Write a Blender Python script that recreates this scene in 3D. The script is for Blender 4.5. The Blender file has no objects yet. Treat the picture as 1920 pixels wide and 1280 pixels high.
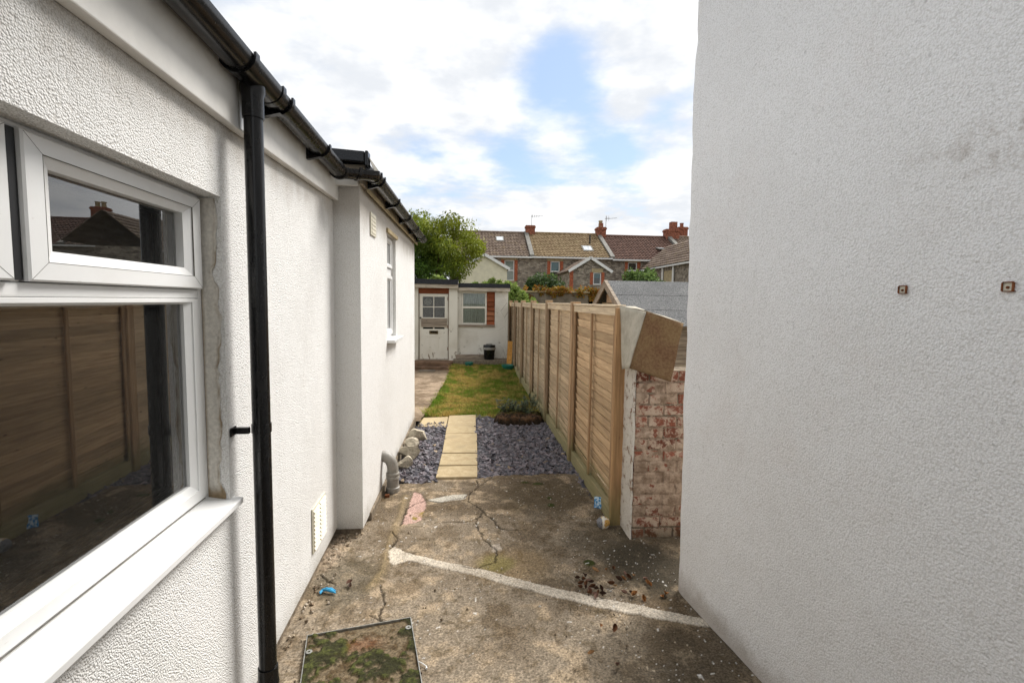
import bpy, bmesh, math, random
import numpy as np
from mathutils import Vector, Matrix
R = math.radians
rnd = random.Random(7)
nrs = np.random.RandomState(11)
S = bpy.context.scene
C = S.collection

# ------------------------------------------------------------------ camera
F, ROLL, H = 930.0, R(0.8), 1.8
YAW, PITCH = R(4.965), R(4.603)
f0 = Vector((math.sin(YAW), math.cos(YAW), 0))
fwd = f0 * math.cos(PITCH) + Vector((0, 0, -math.sin(PITCH)))
r0 = Vector((math.cos(YAW), -math.sin(YAW), 0))
u0 = r0.cross(fwd)
rgt = r0 * math.cos(ROLL) + u0 * math.sin(ROLL)
upv = u0 * math.cos(ROLL) - r0 * math.sin(ROLL)
cam = bpy.data.cameras.new('camera')
cam.sensor_width = 36
cam.lens = 36 * F / 1920
cam.clip_start, cam.clip_end = 0.05, 3000
camo = bpy.data.objects.new('camera', cam)
C.objects.link(camo)
m = Matrix((rgt, upv, -fwd)).transposed().to_4x4()
m.translation = (0, 0, H)
camo.matrix_world = m
S.camera = camo

def ray(px, py):
    return fwd + rgt * ((px - 960) / F) - upv * ((py - 640) / F)
def onz(px, py, z=0.0):            # photo pixel -> point on a level surface
    v = ray(px, py)
    t = (z - H) / v.z
    return Vector((v.x * t, v.y * t, z))

# ------------------------------------------------------------------ light
SUN_EL, SUN_AZ = R(48), R(44)      # azimuth clockwise from +Y
w = bpy.data.worlds.new('World')
S.world = w
w.use_nodes = True
wn = w.node_tree
wn.nodes.clear()

class N:
    """tiny node-graph helper"""
    def __init__(s, tree): s.t = tree
    def n(s, typ, **kw):
        nd = s.t.nodes.new(typ)
        for k, v in kw.items():
            if k.startswith('i_'):
                key = k[2:]
                key = int(key) if key.isdigit() else key.replace('_', ' ')
                s.set(nd.inputs[key], v)
            else: setattr(nd, k, v)
        return nd
    def set(s, sock, v):
        if isinstance(v, bpy.types.NodeSocket): s.t.links.new(v, sock)
        elif isinstance(v, (tuple, list, Vector)) and sock.type == 'RGBA' and len(v) == 3: sock.default_value = (*v, 1)
        else: sock.default_value = v
    def math(s, op, a, b=0.0, c=None, clamp=False):
        nd = s.n('ShaderNodeMath', operation=op, use_clamp=clamp)
        s.set(nd.inputs[0], a); s.set(nd.inputs[1], b)
        if c is not None: s.set(nd.inputs[2], c)
        return nd.outputs[0]
    def mix(s, f, a, b, mode='MIX'):
        nd = s.n('ShaderNodeMix', data_type='RGBA', blend_type=mode)
        s.set(nd.inputs[0], f); s.set(nd.inputs[6], a); s.set(nd.inputs[7], b)
        return nd.outputs[2]
    def noise(s, vec, scale, detail=3, rough=.55, dist=0.0):
        nd = s.n('ShaderNodeTexNoise', i_Scale=scale, i_Detail=detail, i_Roughness=rough, i_Distortion=dist)
        if vec is not None: s.t.links.new(vec, nd.inputs['Vector'])
        return nd.outputs[0]
    def vor(s, vec, scale, feature='F1', out='Distance', rnd_=1.0):
        nd = s.n('ShaderNodeTexVoronoi', feature=feature, i_Scale=scale, i_Randomness=rnd_)
        if vec is not None: s.t.links.new(vec, nd.inputs['Vector'])
        return nd.outputs[out]
    def step(s, x, lo, hi, to0=0.0, to1=1.0):
        nd = s.n('ShaderNodeMapRange', interpolation_type='SMOOTHSTEP')
        s.set(nd.inputs[0], x)
        for i, v in enumerate((lo, hi, to0, to1)): nd.inputs[i + 1].default_value = v
        return nd.outputs[0]
    def sep(s, v):
        nd = s.n('ShaderNodeSeparateXYZ'); s.t.links.new(v, nd.inputs[0]); return nd.outputs
    def comb(s, x, y, z):
        nd = s.n('ShaderNodeCombineXYZ'); s.set(nd.inputs[0], x); s.set(nd.inputs[1], y); s.set(nd.inputs[2], z); return nd.outputs[0]
    def scale(s, v, xyz):
        nd = s.n('ShaderNodeVectorMath', operation='MULTIPLY'); s.t.links.new(v, nd.inputs[0]); nd.inputs[1].default_value = xyz; return nd.outputs[0]
    def dotdir(s, v, d):
        nd = s.n('ShaderNodeVectorMath', operation='DOT_PRODUCT'); s.t.links.new(v, nd.inputs[0]); nd.inputs[1].default_value = d; return nd.outputs['Value']

g = N(wn)
sky = g.n('ShaderNodeTexSky', sky_type='NISHITA', sun_disc=False, sun_elevation=SUN_EL, sun_rotation=SUN_AZ,
          air_density=1.0, dust_density=0.6, ozone_density=1.0)
tc = g.n('ShaderNodeTexCoord').outputs['Generated']
sx, sy, sz = g.sep(tc)
den = g.math('ADD', g.math('MAXIMUM', sz, 0.0), 0.10)
cp = g.comb(g.math('DIVIDE', sx, den), g.math('DIVIDE', sy, den), 0.37)
big = g.noise(cp, 0.75, 4, .6, .5)
fine = g.noise(cp, 2.3, 5, .62)
lump = g.noise(g.scale(tc, (1, 1, 1.9)), 8.5, 4, .56)
cov = g.math('ADD', g.math('MULTIPLY', big, .75), g.math('ADD', g.math('MULTIPLY', fine, .42), .115))
def hole(px, py, sharp, amt):      # an opening in the cloud deck around a direction
    global cov
    d = ray(px, py).normalized()
    q = g.math('POWER', g.math('MAXIMUM', g.dotdir(tc, tuple(d)), 0.0), sharp)
    cov = g.math('SUBTRACT', cov, g.math('MULTIPLY', q, amt))
hole(1050, 95, 500, .23)
hole(1000, 190, 700, .17)
hole(1090, 190, 700, .16)
hole(1150, 285, 700, .14)
hole(960, 290, 900, .12)
hole(1250, 215, 900, .10)
hole(800, 265, 1200, .10)
low = g.step(sz, .09, .22, .34, 0.0)
cov = g.math('ADD', cov, g.math('MULTIPLY', low, g.step(lump, .42, .54)))
cl = g.step(cov, .49, .70)
sh = g.math('ADD', g.math('MULTIPLY', fine, .5), g.math('MULTIPLY', lump, .5))
shade = g.step(sh, .40, .58)
ccol = g.mix(shade, (5.3, 5.5, 5.8), (6.8, 6.85, 6.9))
skyc = g.mix(.5, sky.outputs[0], (3.7, 4.8, 6.5))
col = g.mix(cl, skyc, ccol)
bg = g.n('ShaderNodeBackground', i_Color=col, i_Strength=0.1)
wo = g.n('ShaderNodeOutputWorld')
wn.links.new(bg.outputs[0], wo.inputs[0])

sun = bpy.data.lights.new('sun', 'SUN')
sun.energy, sun.angle, sun.color = 3.7, R(26), (1, .965, .925)
suno = bpy.data.objects.new('sun', sun)
C.objects.link(suno)
sd = Vector((math.sin(SUN_AZ) * math.cos(SUN_EL), math.cos(SUN_AZ) * math.cos(SUN_EL), math.sin(SUN_EL)))
suno.rotation_euler = sd.to_track_quat('Z', 'Y').to_euler()
suno.location = sd * 60
S.view_settings.view_transform = 'Standard'
S.view_settings.look = 'None'
S.view_settings.gamma = 1
S.view_settings.exposure = 0.69
S.cycles.max_bounces = 6
S.cycles.diffuse_bounces = 3
S.cycles.adaptive_threshold = .02
S.cycles.glossy_bounces = 3
S.cycles.transmission_bounces = 2
S.cycles.transparent_max_bounces = 8
S.cycles.caustics_reflective = False
S.cycles.caustics_refractive = False

# ------------------------------------------------------------------ materials
def hx(h):
    h = h.lstrip('#')
    o = []
    for i in (0, 2, 4):
        v = int(h[i:i + 2], 16) / 255
        o.append(v / 12.92 if v <= .04045 else ((v + .055) / 1.055) ** 2.4)
    return tuple(o)
MATS = {}
def mat(name, fn):
    if name in MATS: return MATS[name]
    mt = bpy.data.materials.new(name)
    mt.use_nodes = True
    t = mt.node_tree
    t.nodes.clear()
    q = N(t)
    out = q.n('ShaderNodeOutputMaterial')
    b = q.n('ShaderNodeBsdfPrincipled')
    t.links.new(b.outputs[0], out.inputs[0])
    q.out, q.b = out, b
    q.obj = q.n('ShaderNodeTexCoord').outputs['Object']
    q.pos = q.n('ShaderNodeNewGeometry').outputs['Position']
    fn(q, b)
    MATS[name] = mt
    return mt
def bump(q, b, h, dist, strength=1.0):
    nd = q.n('ShaderNodeBump', i_Height=h, i_Distance=dist, i_Strength=strength)
    q.t.links.new(nd.outputs[0], b.inputs['Normal'])
def setb(q, b, col=None, rough=None, spec=None, metal=None):
    if col is not None: q.set(b.inputs['Base Color'], col)
    if rough is not None: q.set(b.inputs['Roughness'], rough)
    if spec is not None: q.set(b.inputs['Specular IOR Level'], spec)
    if metal is not None: q.set(b.inputs['Metallic'], metal)

def roughcast(base, dirt, grain=1.0, stain=None, peb=1.0):
    def fn(q, b):
        v = q.pos
        n1 = q.vor(v, 185 / grain)
        n2 = q.noise(v, 150 / grain, 2, .65)
        n3 = q.noise(v, 1.7, 3, .6)
        n5 = q.noise(v, 8, 2, .5)
        hgt = q.math('SUBTRACT', q.math('ADD', q.math('MULTIPLY', n2, 1.2 - .7 * peb), q.math('MULTIPLY', n5, 1.5)), q.math('MULTIPLY', n1, .3 + .7 * peb))
        c = q.mix(q.step(n3, .45, .72, 0, .16), base, dirt)
        c = q.mix(q.step(n1, .42, .75, 0, .5), c, dirt)
        c = q.mix(q.step(q.noise(v, 38, 2, .7), .66, .72, 0, .35), c, tuple(x * .6 for x in dirt))
        if stain: c = stain(q, c)
        setb(q, b, c, .92, .15)
        bump(q, b, hgt, .0038 * grain, .9)
    return fn
def left_stain(q, c):
    x, y, z = q.sep(q.pos)
    n = q.noise(q.scale(q.pos, (1, 2.5, 1.0)), 2.2, 3, .65)
    top = q.math('MULTIPLY', q.step(q.math('ADD', z, q.math('MULTIPLY', n, .34)), 2.44, 2.68), .42)
    bot = q.math('MULTIPLY', q.step(q.math('SUBTRACT', z, q.math('MULTIPLY', n, .3)), -.14, .06, 1, 0), .42)
    c = q.mix(top, c, hx('#8f7d64'))
    return q.mix(bot, c, hx('#7c7360'))
def right_stain(q, c):
    x, y, z = q.sep(q.pos)
    n = q.noise(q.pos, 9, 6, .75)
    band = q.math('MULTIPLY', q.step(z, 2.15, 2.24), q.step(z, 2.26, 2.40, 1, 0))
    band = q.math('MULTIPLY', band, q.step(y, 1.15, 1.75, 1, 0))
    c = q.mix(q.math('MULTIPLY', band, q.step(n, .47, .66, 0, .6)), c, hx('#8c7762'))
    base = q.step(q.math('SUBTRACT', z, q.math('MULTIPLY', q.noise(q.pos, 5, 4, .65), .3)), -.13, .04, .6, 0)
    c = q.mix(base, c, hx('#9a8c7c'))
    drip = q.math('MULTIPLY', q.step(q.noise(q.scale(q.pos, (3, 9, .35)), 1.6, 4, .6), .60, .72, 0, .08), q.step(z, .2, 3.0))
    c = q.mix(drip, c, hx('#9d9588'))
    pk = q.step(q.noise(q.pos, 2.6, 4, .6), .5, .75, 0, .1)
    return q.mix(pk, c, hx('#c9b5a8'))
M_LEFT = mat('render_left', roughcast(hx('#ebeae7'), hx('#bdb9b1'), 1.0, left_stain))
M_EXT = mat('render_annex', roughcast(hx('#ecebe8'), hx('#c2beb6'), 1.0, left_stain))
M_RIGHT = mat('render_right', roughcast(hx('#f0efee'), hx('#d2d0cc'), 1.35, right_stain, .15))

def plain(col, rough=.6, spec=.4, var=.12, sc=6.0, bsc=None, bd=.002, metal=0.0):
    def fn(q, b):
        n = q.noise(q.obj, sc, 5, .6)
        dk = tuple(x * (1 - 2.2 * var) for x in col)
        setb(q, b, q.mix(q.step(n, .3, .7), dk, col), rough, spec, metal)
        if bsc: bump(q, b, q.noise(q.obj, bsc, 4, .6), bd, .7)
    return fn
def upvcfn(q, b):
    n = q.noise(q.pos, 5, 5, .65); n2 = q.noise(q.scale(q.pos, (1, .3, 1)), 80, 3, .7)
    c = q.mix(q.step(n, .45, .75, 0, .16), hx('#e6e6e4'), hx('#c2bdb0'))
    c = q.mix(q.step(n2, .68, .78, 0, .35), c, hx('#a39b8c'))
    setb(q, b, c, q.math('ADD', .25, q.math('MULTIPLY', n, .2)), .45)
M_UPVC = mat('white_upvc', upvcfn)
M_FASC = mat('white_fascia', plain(hx('#e6e3dc'), .45, .4, .06, 5))
def blackfn(q, b):
    n = q.noise(q.pos, 7, 5, .7)
    n2 = q.noise(q.scale(q.pos, (1, 1, .25)), 60, 4, .7)
    d = q.math('MULTIPLY', q.step(n, .42, .75), q.step(n2, .42, .70))
    c = q.mix(q.math('MULTIPLY', d, .09), (.006, .006, .0065), (.09, .088, .082))
    setb(q, b, c, q.math('ADD', q.math('MULTIPLY', d, .25), .24), .38)
    bump(q, b, q.noise(q.pos, 14, 2), .0015, .5)
M_BLACK = mat('black_plastic', blackfn)
M_SEAM = mat('dirty_seam', plain(hx('#77736b'), .8, .2, .2, 30))
M_GASK = mat('black_gasket', plain((.012, .012, .013), .5, .4, .1))
M_GREYP = mat('grey_plastic', plain(hx('#9c9890'), .5, .4, .14, 14))
M_CREAM = mat('cream_plastic', plain(hx('#e2dcc8'), .5, .4, .08, 10))
M_RUST = mat('rusty_iron', plain(hx('#8a5536'), .85, .2, .3, 60, 200, .001))
M_GALV = mat('galvanised_steel', plain(hx('#a9a9a4'), .5, .5, .2, 40, None, 0, .7))
M_BRICKRED = mat('red_brick_far', plain(hx('#a56a54'), .9, .2, .3, 9, 30, .01))
M_QUOIN = mat('orange_brick_trim', plain(hx('#b5694c'), .9, .2, .22, 9, 30, .01))
M_LEAD = mat('lead_grey', plain(hx('#85827a'), .8, .2, .2, 6))
M_WHITE = mat('white_paint', plain(hx('#e9e8e4'), .5, .4, .04, 5))
M_CURT = mat('net_curtain', plain(hx('#dcded8'), .9, .1, .10, 25))
M_TEAL = mat('teal_blind', plain(hx('#3f8f9a'), .8, .1, .1))
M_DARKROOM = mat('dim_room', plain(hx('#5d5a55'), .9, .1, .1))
M_COUNTER = mat('grey_worktop', plain(hx('#b4babb'), .35, .5, .08))
M_SANDST = mat('sandstone_trim', plain(hx('#b9a885'), .9, .2, .15, 5))
M_SLOT = mat('black_void', plain((.004, .004, .004), .9, .05, .1))
M_BRASS = mat('dull_brass', plain(hx('#6d5f43'), .5, .4, .2, 20, None, 0, .6))

def glassfn(q, b, k=3.5):
    fr = q.n('ShaderNodeFresnel', i_IOR=1.5)
    f2 = q.math('MULTIPLY', fr.outputs[0], k, clamp=True)
    gl = q.n('ShaderNodeBsdfGlossy', i_Roughness=0.0)
    tr = q.n('ShaderNodeBsdfTransparent', i_Color=(.88, .91, .89))
    sm = q.n('ShaderNodeMixShader')
    q.t.links.new(f2, sm.inputs[0]); q.t.links.new(tr.outputs[0], sm.inputs[1]); q.t.links.new(gl.outputs[0], sm.inputs[2])
    # fine dust on the pane
    df = q.n('ShaderNodeBsdfDiffuse', i_Color=(.6, .6, .58))
    d = q.math('ADD', q.step(q.noise(q.obj, 55, 4, .7), .62, .8, 0, .10), .012)
    s2 = q.n('ShaderNodeMixShader')
    q.t.links.new(d, s2.inputs[0]); q.t.links.new(sm.outputs[0], s2.inputs[1]); q.t.links.new(df.outputs[0], s2.inputs[2])
    q.t.links.new(s2.outputs[0], q.out.inputs[0])
M_GLASS = mat('window_glass', glassfn)
M_GLASS1 = mat('old_single_glass', lambda q, b: glassfn(q, b, 1.2))

def woodfn(axis, a, c2, sc=1.0, green=True, usecol=True, rough=.85):
    def fn(q, b):
        v = q.n('ShaderNodeVectorMath', operation='ADD')
        oi = q.n('ShaderNodeObjectInfo')
        q.t.links.new(q.obj, v.inputs[0])
        q.t.links.new(q.comb(q.math('MULTIPLY', oi.outputs['Random'], 37.0), q.math('MULTIPLY', oi.outputs['Random'], 91.0), 0.0), v.inputs[1])
        st = [26.0, 26.0, 26.0]; st[axis] = 1.4
        p = q.scale(v.outputs[0], tuple(x * sc for x in st))
        gr = q.noise(p, 2.0, 4, .6, .3)
        bl = q.noise(q.scale(v.outputs[0], tuple((6 if i != axis else 1.5) for i in range(3))), 1.3, 3, .6)
        c = q.mix(q.step(gr, .32, .68), a, c2)
        c = q.mix(q.step(bl, .45, .75, 0, .4), c, tuple(x * .68 for x in a))
        kn = q.vor(q.scale(v.outputs[0], tuple((5 if i == axis else 12) for i in range(3))), 1.0)
        c = q.mix(q.step(kn, .05, .13, .75, 0), c, tuple(x * .3 for x in a))
        if usecol: c = q.mix(1.0, c, oi.outputs['Color'], 'MULTIPLY')
        if green:
            z = q.sep(q.pos)[2]
            gm = q.step(q.math('SUBTRACT', z, q.math('MULTIPLY', bl, .45)), -.14, .14, .6, 0)
            c = q.mix(gm, c, hx('#666a42'))
        setb(q, b, c, rough, .2)
        bump(q, b, gr, .004, .6)
    return fn
M_SLAT = mat('fence_wood', woodfn(1, hx('#b5a088'), hx('#cfbca0')))
M_POST = mat('fence_post_wood', woodfn(2, hx('#98816a'), hx('#b69d80')))
M_OLDWOOD = mat('weathered_wood', woodfn(0, hx('#75685a'), hx('#ab9d8b'), green=False))
M_PALEWOOD = mat('pale_weathered_wood', woodfn(0, hx('#9c907f'), hx('#c9c0b0'), green=False))
M_OLDWOODV = mat('weathered_wood_upright', woodfn(2, hx('#7d7266'), hx('#b3a897'), green=False))
M_SHINGLE = mat('red_brown_board', woodfn(0, hx('#6e3a22'), hx('#8f5538'), green=False))
M_PLANK = mat('orange_plank', woodfn(2, hx('#a87434'), hx('#cf9c55'), green=False))

def peelpaint(q, b):
    v = q.pos
    n = q.noise(q.scale(v, (1, 1, .5)), 11, 6, .72, .4)
    z = q.sep(v)[2]
    k = q.math('ADD', n, q.step(z, .22, .5, .085, 0))
    wd = q.mix(q.noise(v, 30, 3), hx('#6f5f4e'), hx('#94846f'))
    c = q.mix(q.step(k, .62, .66), hx('#ddd8ca'), wd)
    c = q.mix(q.step(q.noise(v, 2.5, 4), .45, .7, 0, .3), c, hx('#b3a791'))
    setb(q, b, c, .7, .3)
    bump(q, b, q.step(k, .60, .66, 1, 0), .003, .7)
M_PEEL = mat('peeling_white_paint', peelpaint)
def wornrender(q, b):
    v = q.pos
    z = q.sep(v)[2]
    n = q.noise(v, 5, 6, .7, .3)
    c = q.mix(q.step(q.noise(v, 1.6, 4), .4, .7, 0, .5), hx('#dcd8cd'), hx('#b9b1a0'))
    k = q.math('ADD', n, q.step(z, .2, .75, .11, 0))
    c = q.mix(q.step(k, .60, .72, 0, .8), c, hx('#8d806d'))
    crk = q.vor(q.scale(v, (1, 1, .6)), 3.1, 'DISTANCE_TO_EDGE')
    c = q.mix(q.math('MULTIPLY', q.step(crk, .0, .008, 1, 0), q.step(q.sep(v)[0], .75, .85, 0, .6)), c, hx('#7a6e5f'))
    setb(q, b, c, .9, .15)
    bump(q, b, q.math('ADD', n, q.noise(v, 40, 3)), .012, .7)
M_OUTWALL = mat('worn_white_render', wornrender)

def feltfn(q, b):
    n = q.noise(q.pos, 70, 3, .75)
    n2 = q.noise(q.pos, 2.2, 4, .6)
    c = q.mix(q.step(n, .35, .68), hx('#404143'), hx('#8b8b89'))
    c = q.mix(q.step(n2, .4, .7, 0, .35), c, hx('#4b4c4e'))
    setb(q, b, c, .95, .15)
    bump(q, b, n, .012, .9)
M_FELT = mat('grey_mineral_felt', feltfn)
M_DFELT = mat('dark_felt', plain(hx('#3b3c40'), .9, .2, .2, 30, 120, .004))

def vcol(name, extra=None, rough=.95, bsc=None, bd=.003, nv=.25, nsc=120, trans=False):
    def fn(q, b):
        a = q.n('ShaderNodeAttribute', attribute_name='col')
        n = q.noise(q.pos, nsc, 4, .7)
        c = q.mix(1.0, a.outputs['Color'], q.mix(q.step(n, .3, .72), (1 - nv,) * 3, (1 + nv,) * 3), 'MULTIPLY')
        setb(q, b, c, rough, .2)
        if bsc: bump(q, b, q.noise(q.pos, bsc, 4, .7), bd, .8)
        if trans:
            tb = q.n('ShaderNodeBsdfTranslucent'); q.t.links.new(c, tb.inputs[0])
            ms = q.n('ShaderNodeMixShader', i_0=.3)
            q.t.links.new(b.outputs[0], ms.inputs[1]); q.t.links.new(tb.outputs[0], ms.inputs[2]); q.t.links.new(ms.outputs[0], q.out.inputs[0])
    return mat(name, fn)
M_YARD = vcol('old_concrete', bsc=95, bd=.007, nv=.48, nsc=85)
M_PATCH = vcol('bare_cement', bsc=70, bd=.004, nv=.14, nsc=70)
M_SOIL = vcol('soil', bsc=60, bd=.01, nv=.3, nsc=60)
M_CHIP = vcol('slate', rough=.6, bsc=90, bd=.002, nv=.15, nsc=60)
M_LEAF = vcol('foliage', rough=.6, nv=.12, nsc=20, trans=True)
M_GRASS = vcol('grass_blades', rough=.8, nv=.1, nsc=20, trans=True)

def flagfn(q, b):
    oi = q.n('ShaderNodeObjectInfo')
    n = q.noise(q.pos, 14, 5, .65)
    n2 = q.noise(q.pos, 120, 3, .7)
    c = q.mix(q.step(n, .35, .7), hx('#b09e7f'), hx('#c2b293'))
    c = q.mix(q.step(n2, .3, .7, .25, 0), c, hx('#8f7a4f'))
    c = q.mix(q.step(q.noise(q.pos, 3.5, 5, .65), .50, .68, 0, .45), c, hx('#8a7c63'))
    c = q.mix(1.0, c, oi.outputs['Color'], 'MULTIPLY')
    setb(q, b, c, .9, .15)
    bump(q, b, q.math('ADD', n, q.math('MULTIPLY', n2, .4)), .008, .7)
M_FLAG = mat('buff_flagstone', flagfn)

def brickfn(q, b):
    oi = q.n('ShaderNodeObjectInfo')
    n = q.noise(q.pos, 26, 5, .7, .4)
    z = q.sep(q.pos)[2]
    c = q.mix(q.step(q.noise(q.pos, 70, 3), .3, .7), (.8, .8, .8), (1.15, 1.1, 1.05))
    c = q.mix(1.0, oi.outputs['Color'], c, 'MULTIPLY')
    lim = q.math('ADD', n, q.math('MULTIPLY', q.math('SUBTRACT', q.noise(q.pos, 5, 3), .5), .7))
    lim = q.math('SUBTRACT', lim, .05)
    c = q.mix(q.step(lim, .36, .52, .0, .92), c, q.mix(q.noise(q.pos, 12, 3), hx('#a8917b'), hx('#c9b8a6')))
    c = q.mix(q.step(z, .16, .0, 0, .6), c, hx('#3a3a24'))
    setb(q, b, c, .95, .15)
    bump(q, b, q.math('ADD', n, q.noise(q.pos, 90, 3)), .007, .8)
M_BRICK = mat('old_brick', brickfn)
M_MORTAR = mat('grey_mortar', plain(hx('#8f8270'), .95, .1, .25, 25, 80, .008))
M_SMEAR = mat('mortar_smear', lambda q, b: (setb(q, b, q.mix(q.step(q.noise(q.pos, 14, 5, .7), .35, .68), hx('#84705e'), hx('#b5a08c')), .95, .1), bump(q, b, q.noise(q.pos, 60, 4, .7), .008, .9)))
M_LIME = mat('flaking_limewash', lambda q, b: (setb(q, b, q.mix(q.step(q.noise(q.pos, 16, 6, .75), .52, .62), hx('#d2cbc0'), hx('#8d7461')), .95, .1), bump(q, b, q.noise(q.pos, 35, 5, .7), .014, .9)))

def rubble(q, b):
    v = q.scale(q.pos, (1, 1, 1.9))
    e = q.vor(v, 4.6, 'DISTANCE_TO_EDGE')
    cc = q.n('ShaderNodeTexVoronoi', i_Scale=4.6); q.t.links.new(v, cc.inputs[0])
    r = q.sep(cc.outputs['Color'])[0]
    c = q.mix(r, hx('#776e64'), hx('#bdb1a0'))
    c = q.mix(q.step(q.noise(q.pos, 9, 3), .35, .7, .3, 0), c, hx('#5a5048'))
    c = q.mix(q.step(e, .02, .06, .5, 0), c, hx('#a89c89'))
    setb(q, b, c, .95, .1)
    bump(q, b, q.step(e, 0, .09), .05, .8)
M_RUBBLE = mat('rubble_stone', rubble)
def tilefn(a, c2, moss):
    def fn(q, b):
        n = q.noise(q.pos, 2.2, 5, .65)
        n2 = q.noise(q.scale(q.pos, (3.2, .6, 2.5)), 1.5, 3, .7)
        c = q.mix(q.step(n2, .35, .7), a, c2)
        c = q.mix(q.step(n, .50, .72, 0, .55), c, moss)
        setb(q, b, c, .9, .15)
    return fn
M_TILE = [mat('tiles_brown', tilefn(hx('#695a4f'), hx('#8a7a6c'), hx('#80704c'))),
          mat('tiles_buff', tilefn(hx('#7b674c'), hx('#9d8a6c'), hx('#776b48'))),
          mat('tiles_red', tilefn(hx('#5c463d'), hx('#775c50'), hx('#57463d')))]
M_CREAMR = mat('cream_render', plain(hx('#e3dcc2'), .9, .1, .06, 3, 30, .01))
M_GREYR = mat('grey_render', plain(hx('#857a6b'), .95, .1, .2, 5, 30, .01))
M_STEP = mat('brown_stone_step', plain(hx('#8a6f5a'), .95, .1, .25, 6, 40, .01))
M_BARK = mat('bark', plain(hx('#57473a'), .95, .1, .3, 12, 25, .02))
M_STONE = mat('rubble_lump', plain(hx('#c9bfab'), .95, .1, .2, 18, 40, .02))
M_BOARDW = mat('grey_white_sheet', plain(hx('#b9b1a0'), .85, .2, .12, 14, 60, .003))
def sheetfn(q, b):
    n = q.noise(q.pos, 6, 5, .65)
    c = q.mix(q.step(n, .35, .68), hx('#6b5439'), hx('#5b3c2a'))
    x, y, z = q.sep(q.pos)
    c = q.mix(q.step(q.noise(q.pos, 55, 4, .7), .35, .7, .3, 0), c, hx('#94805f'))
    setb(q, b, c, .85, .2)
    bump(q, b, q.noise(q.pos, 60, 4), .003, .6)
M_BOARDB = mat('brown_sheet', sheetfn)

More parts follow.
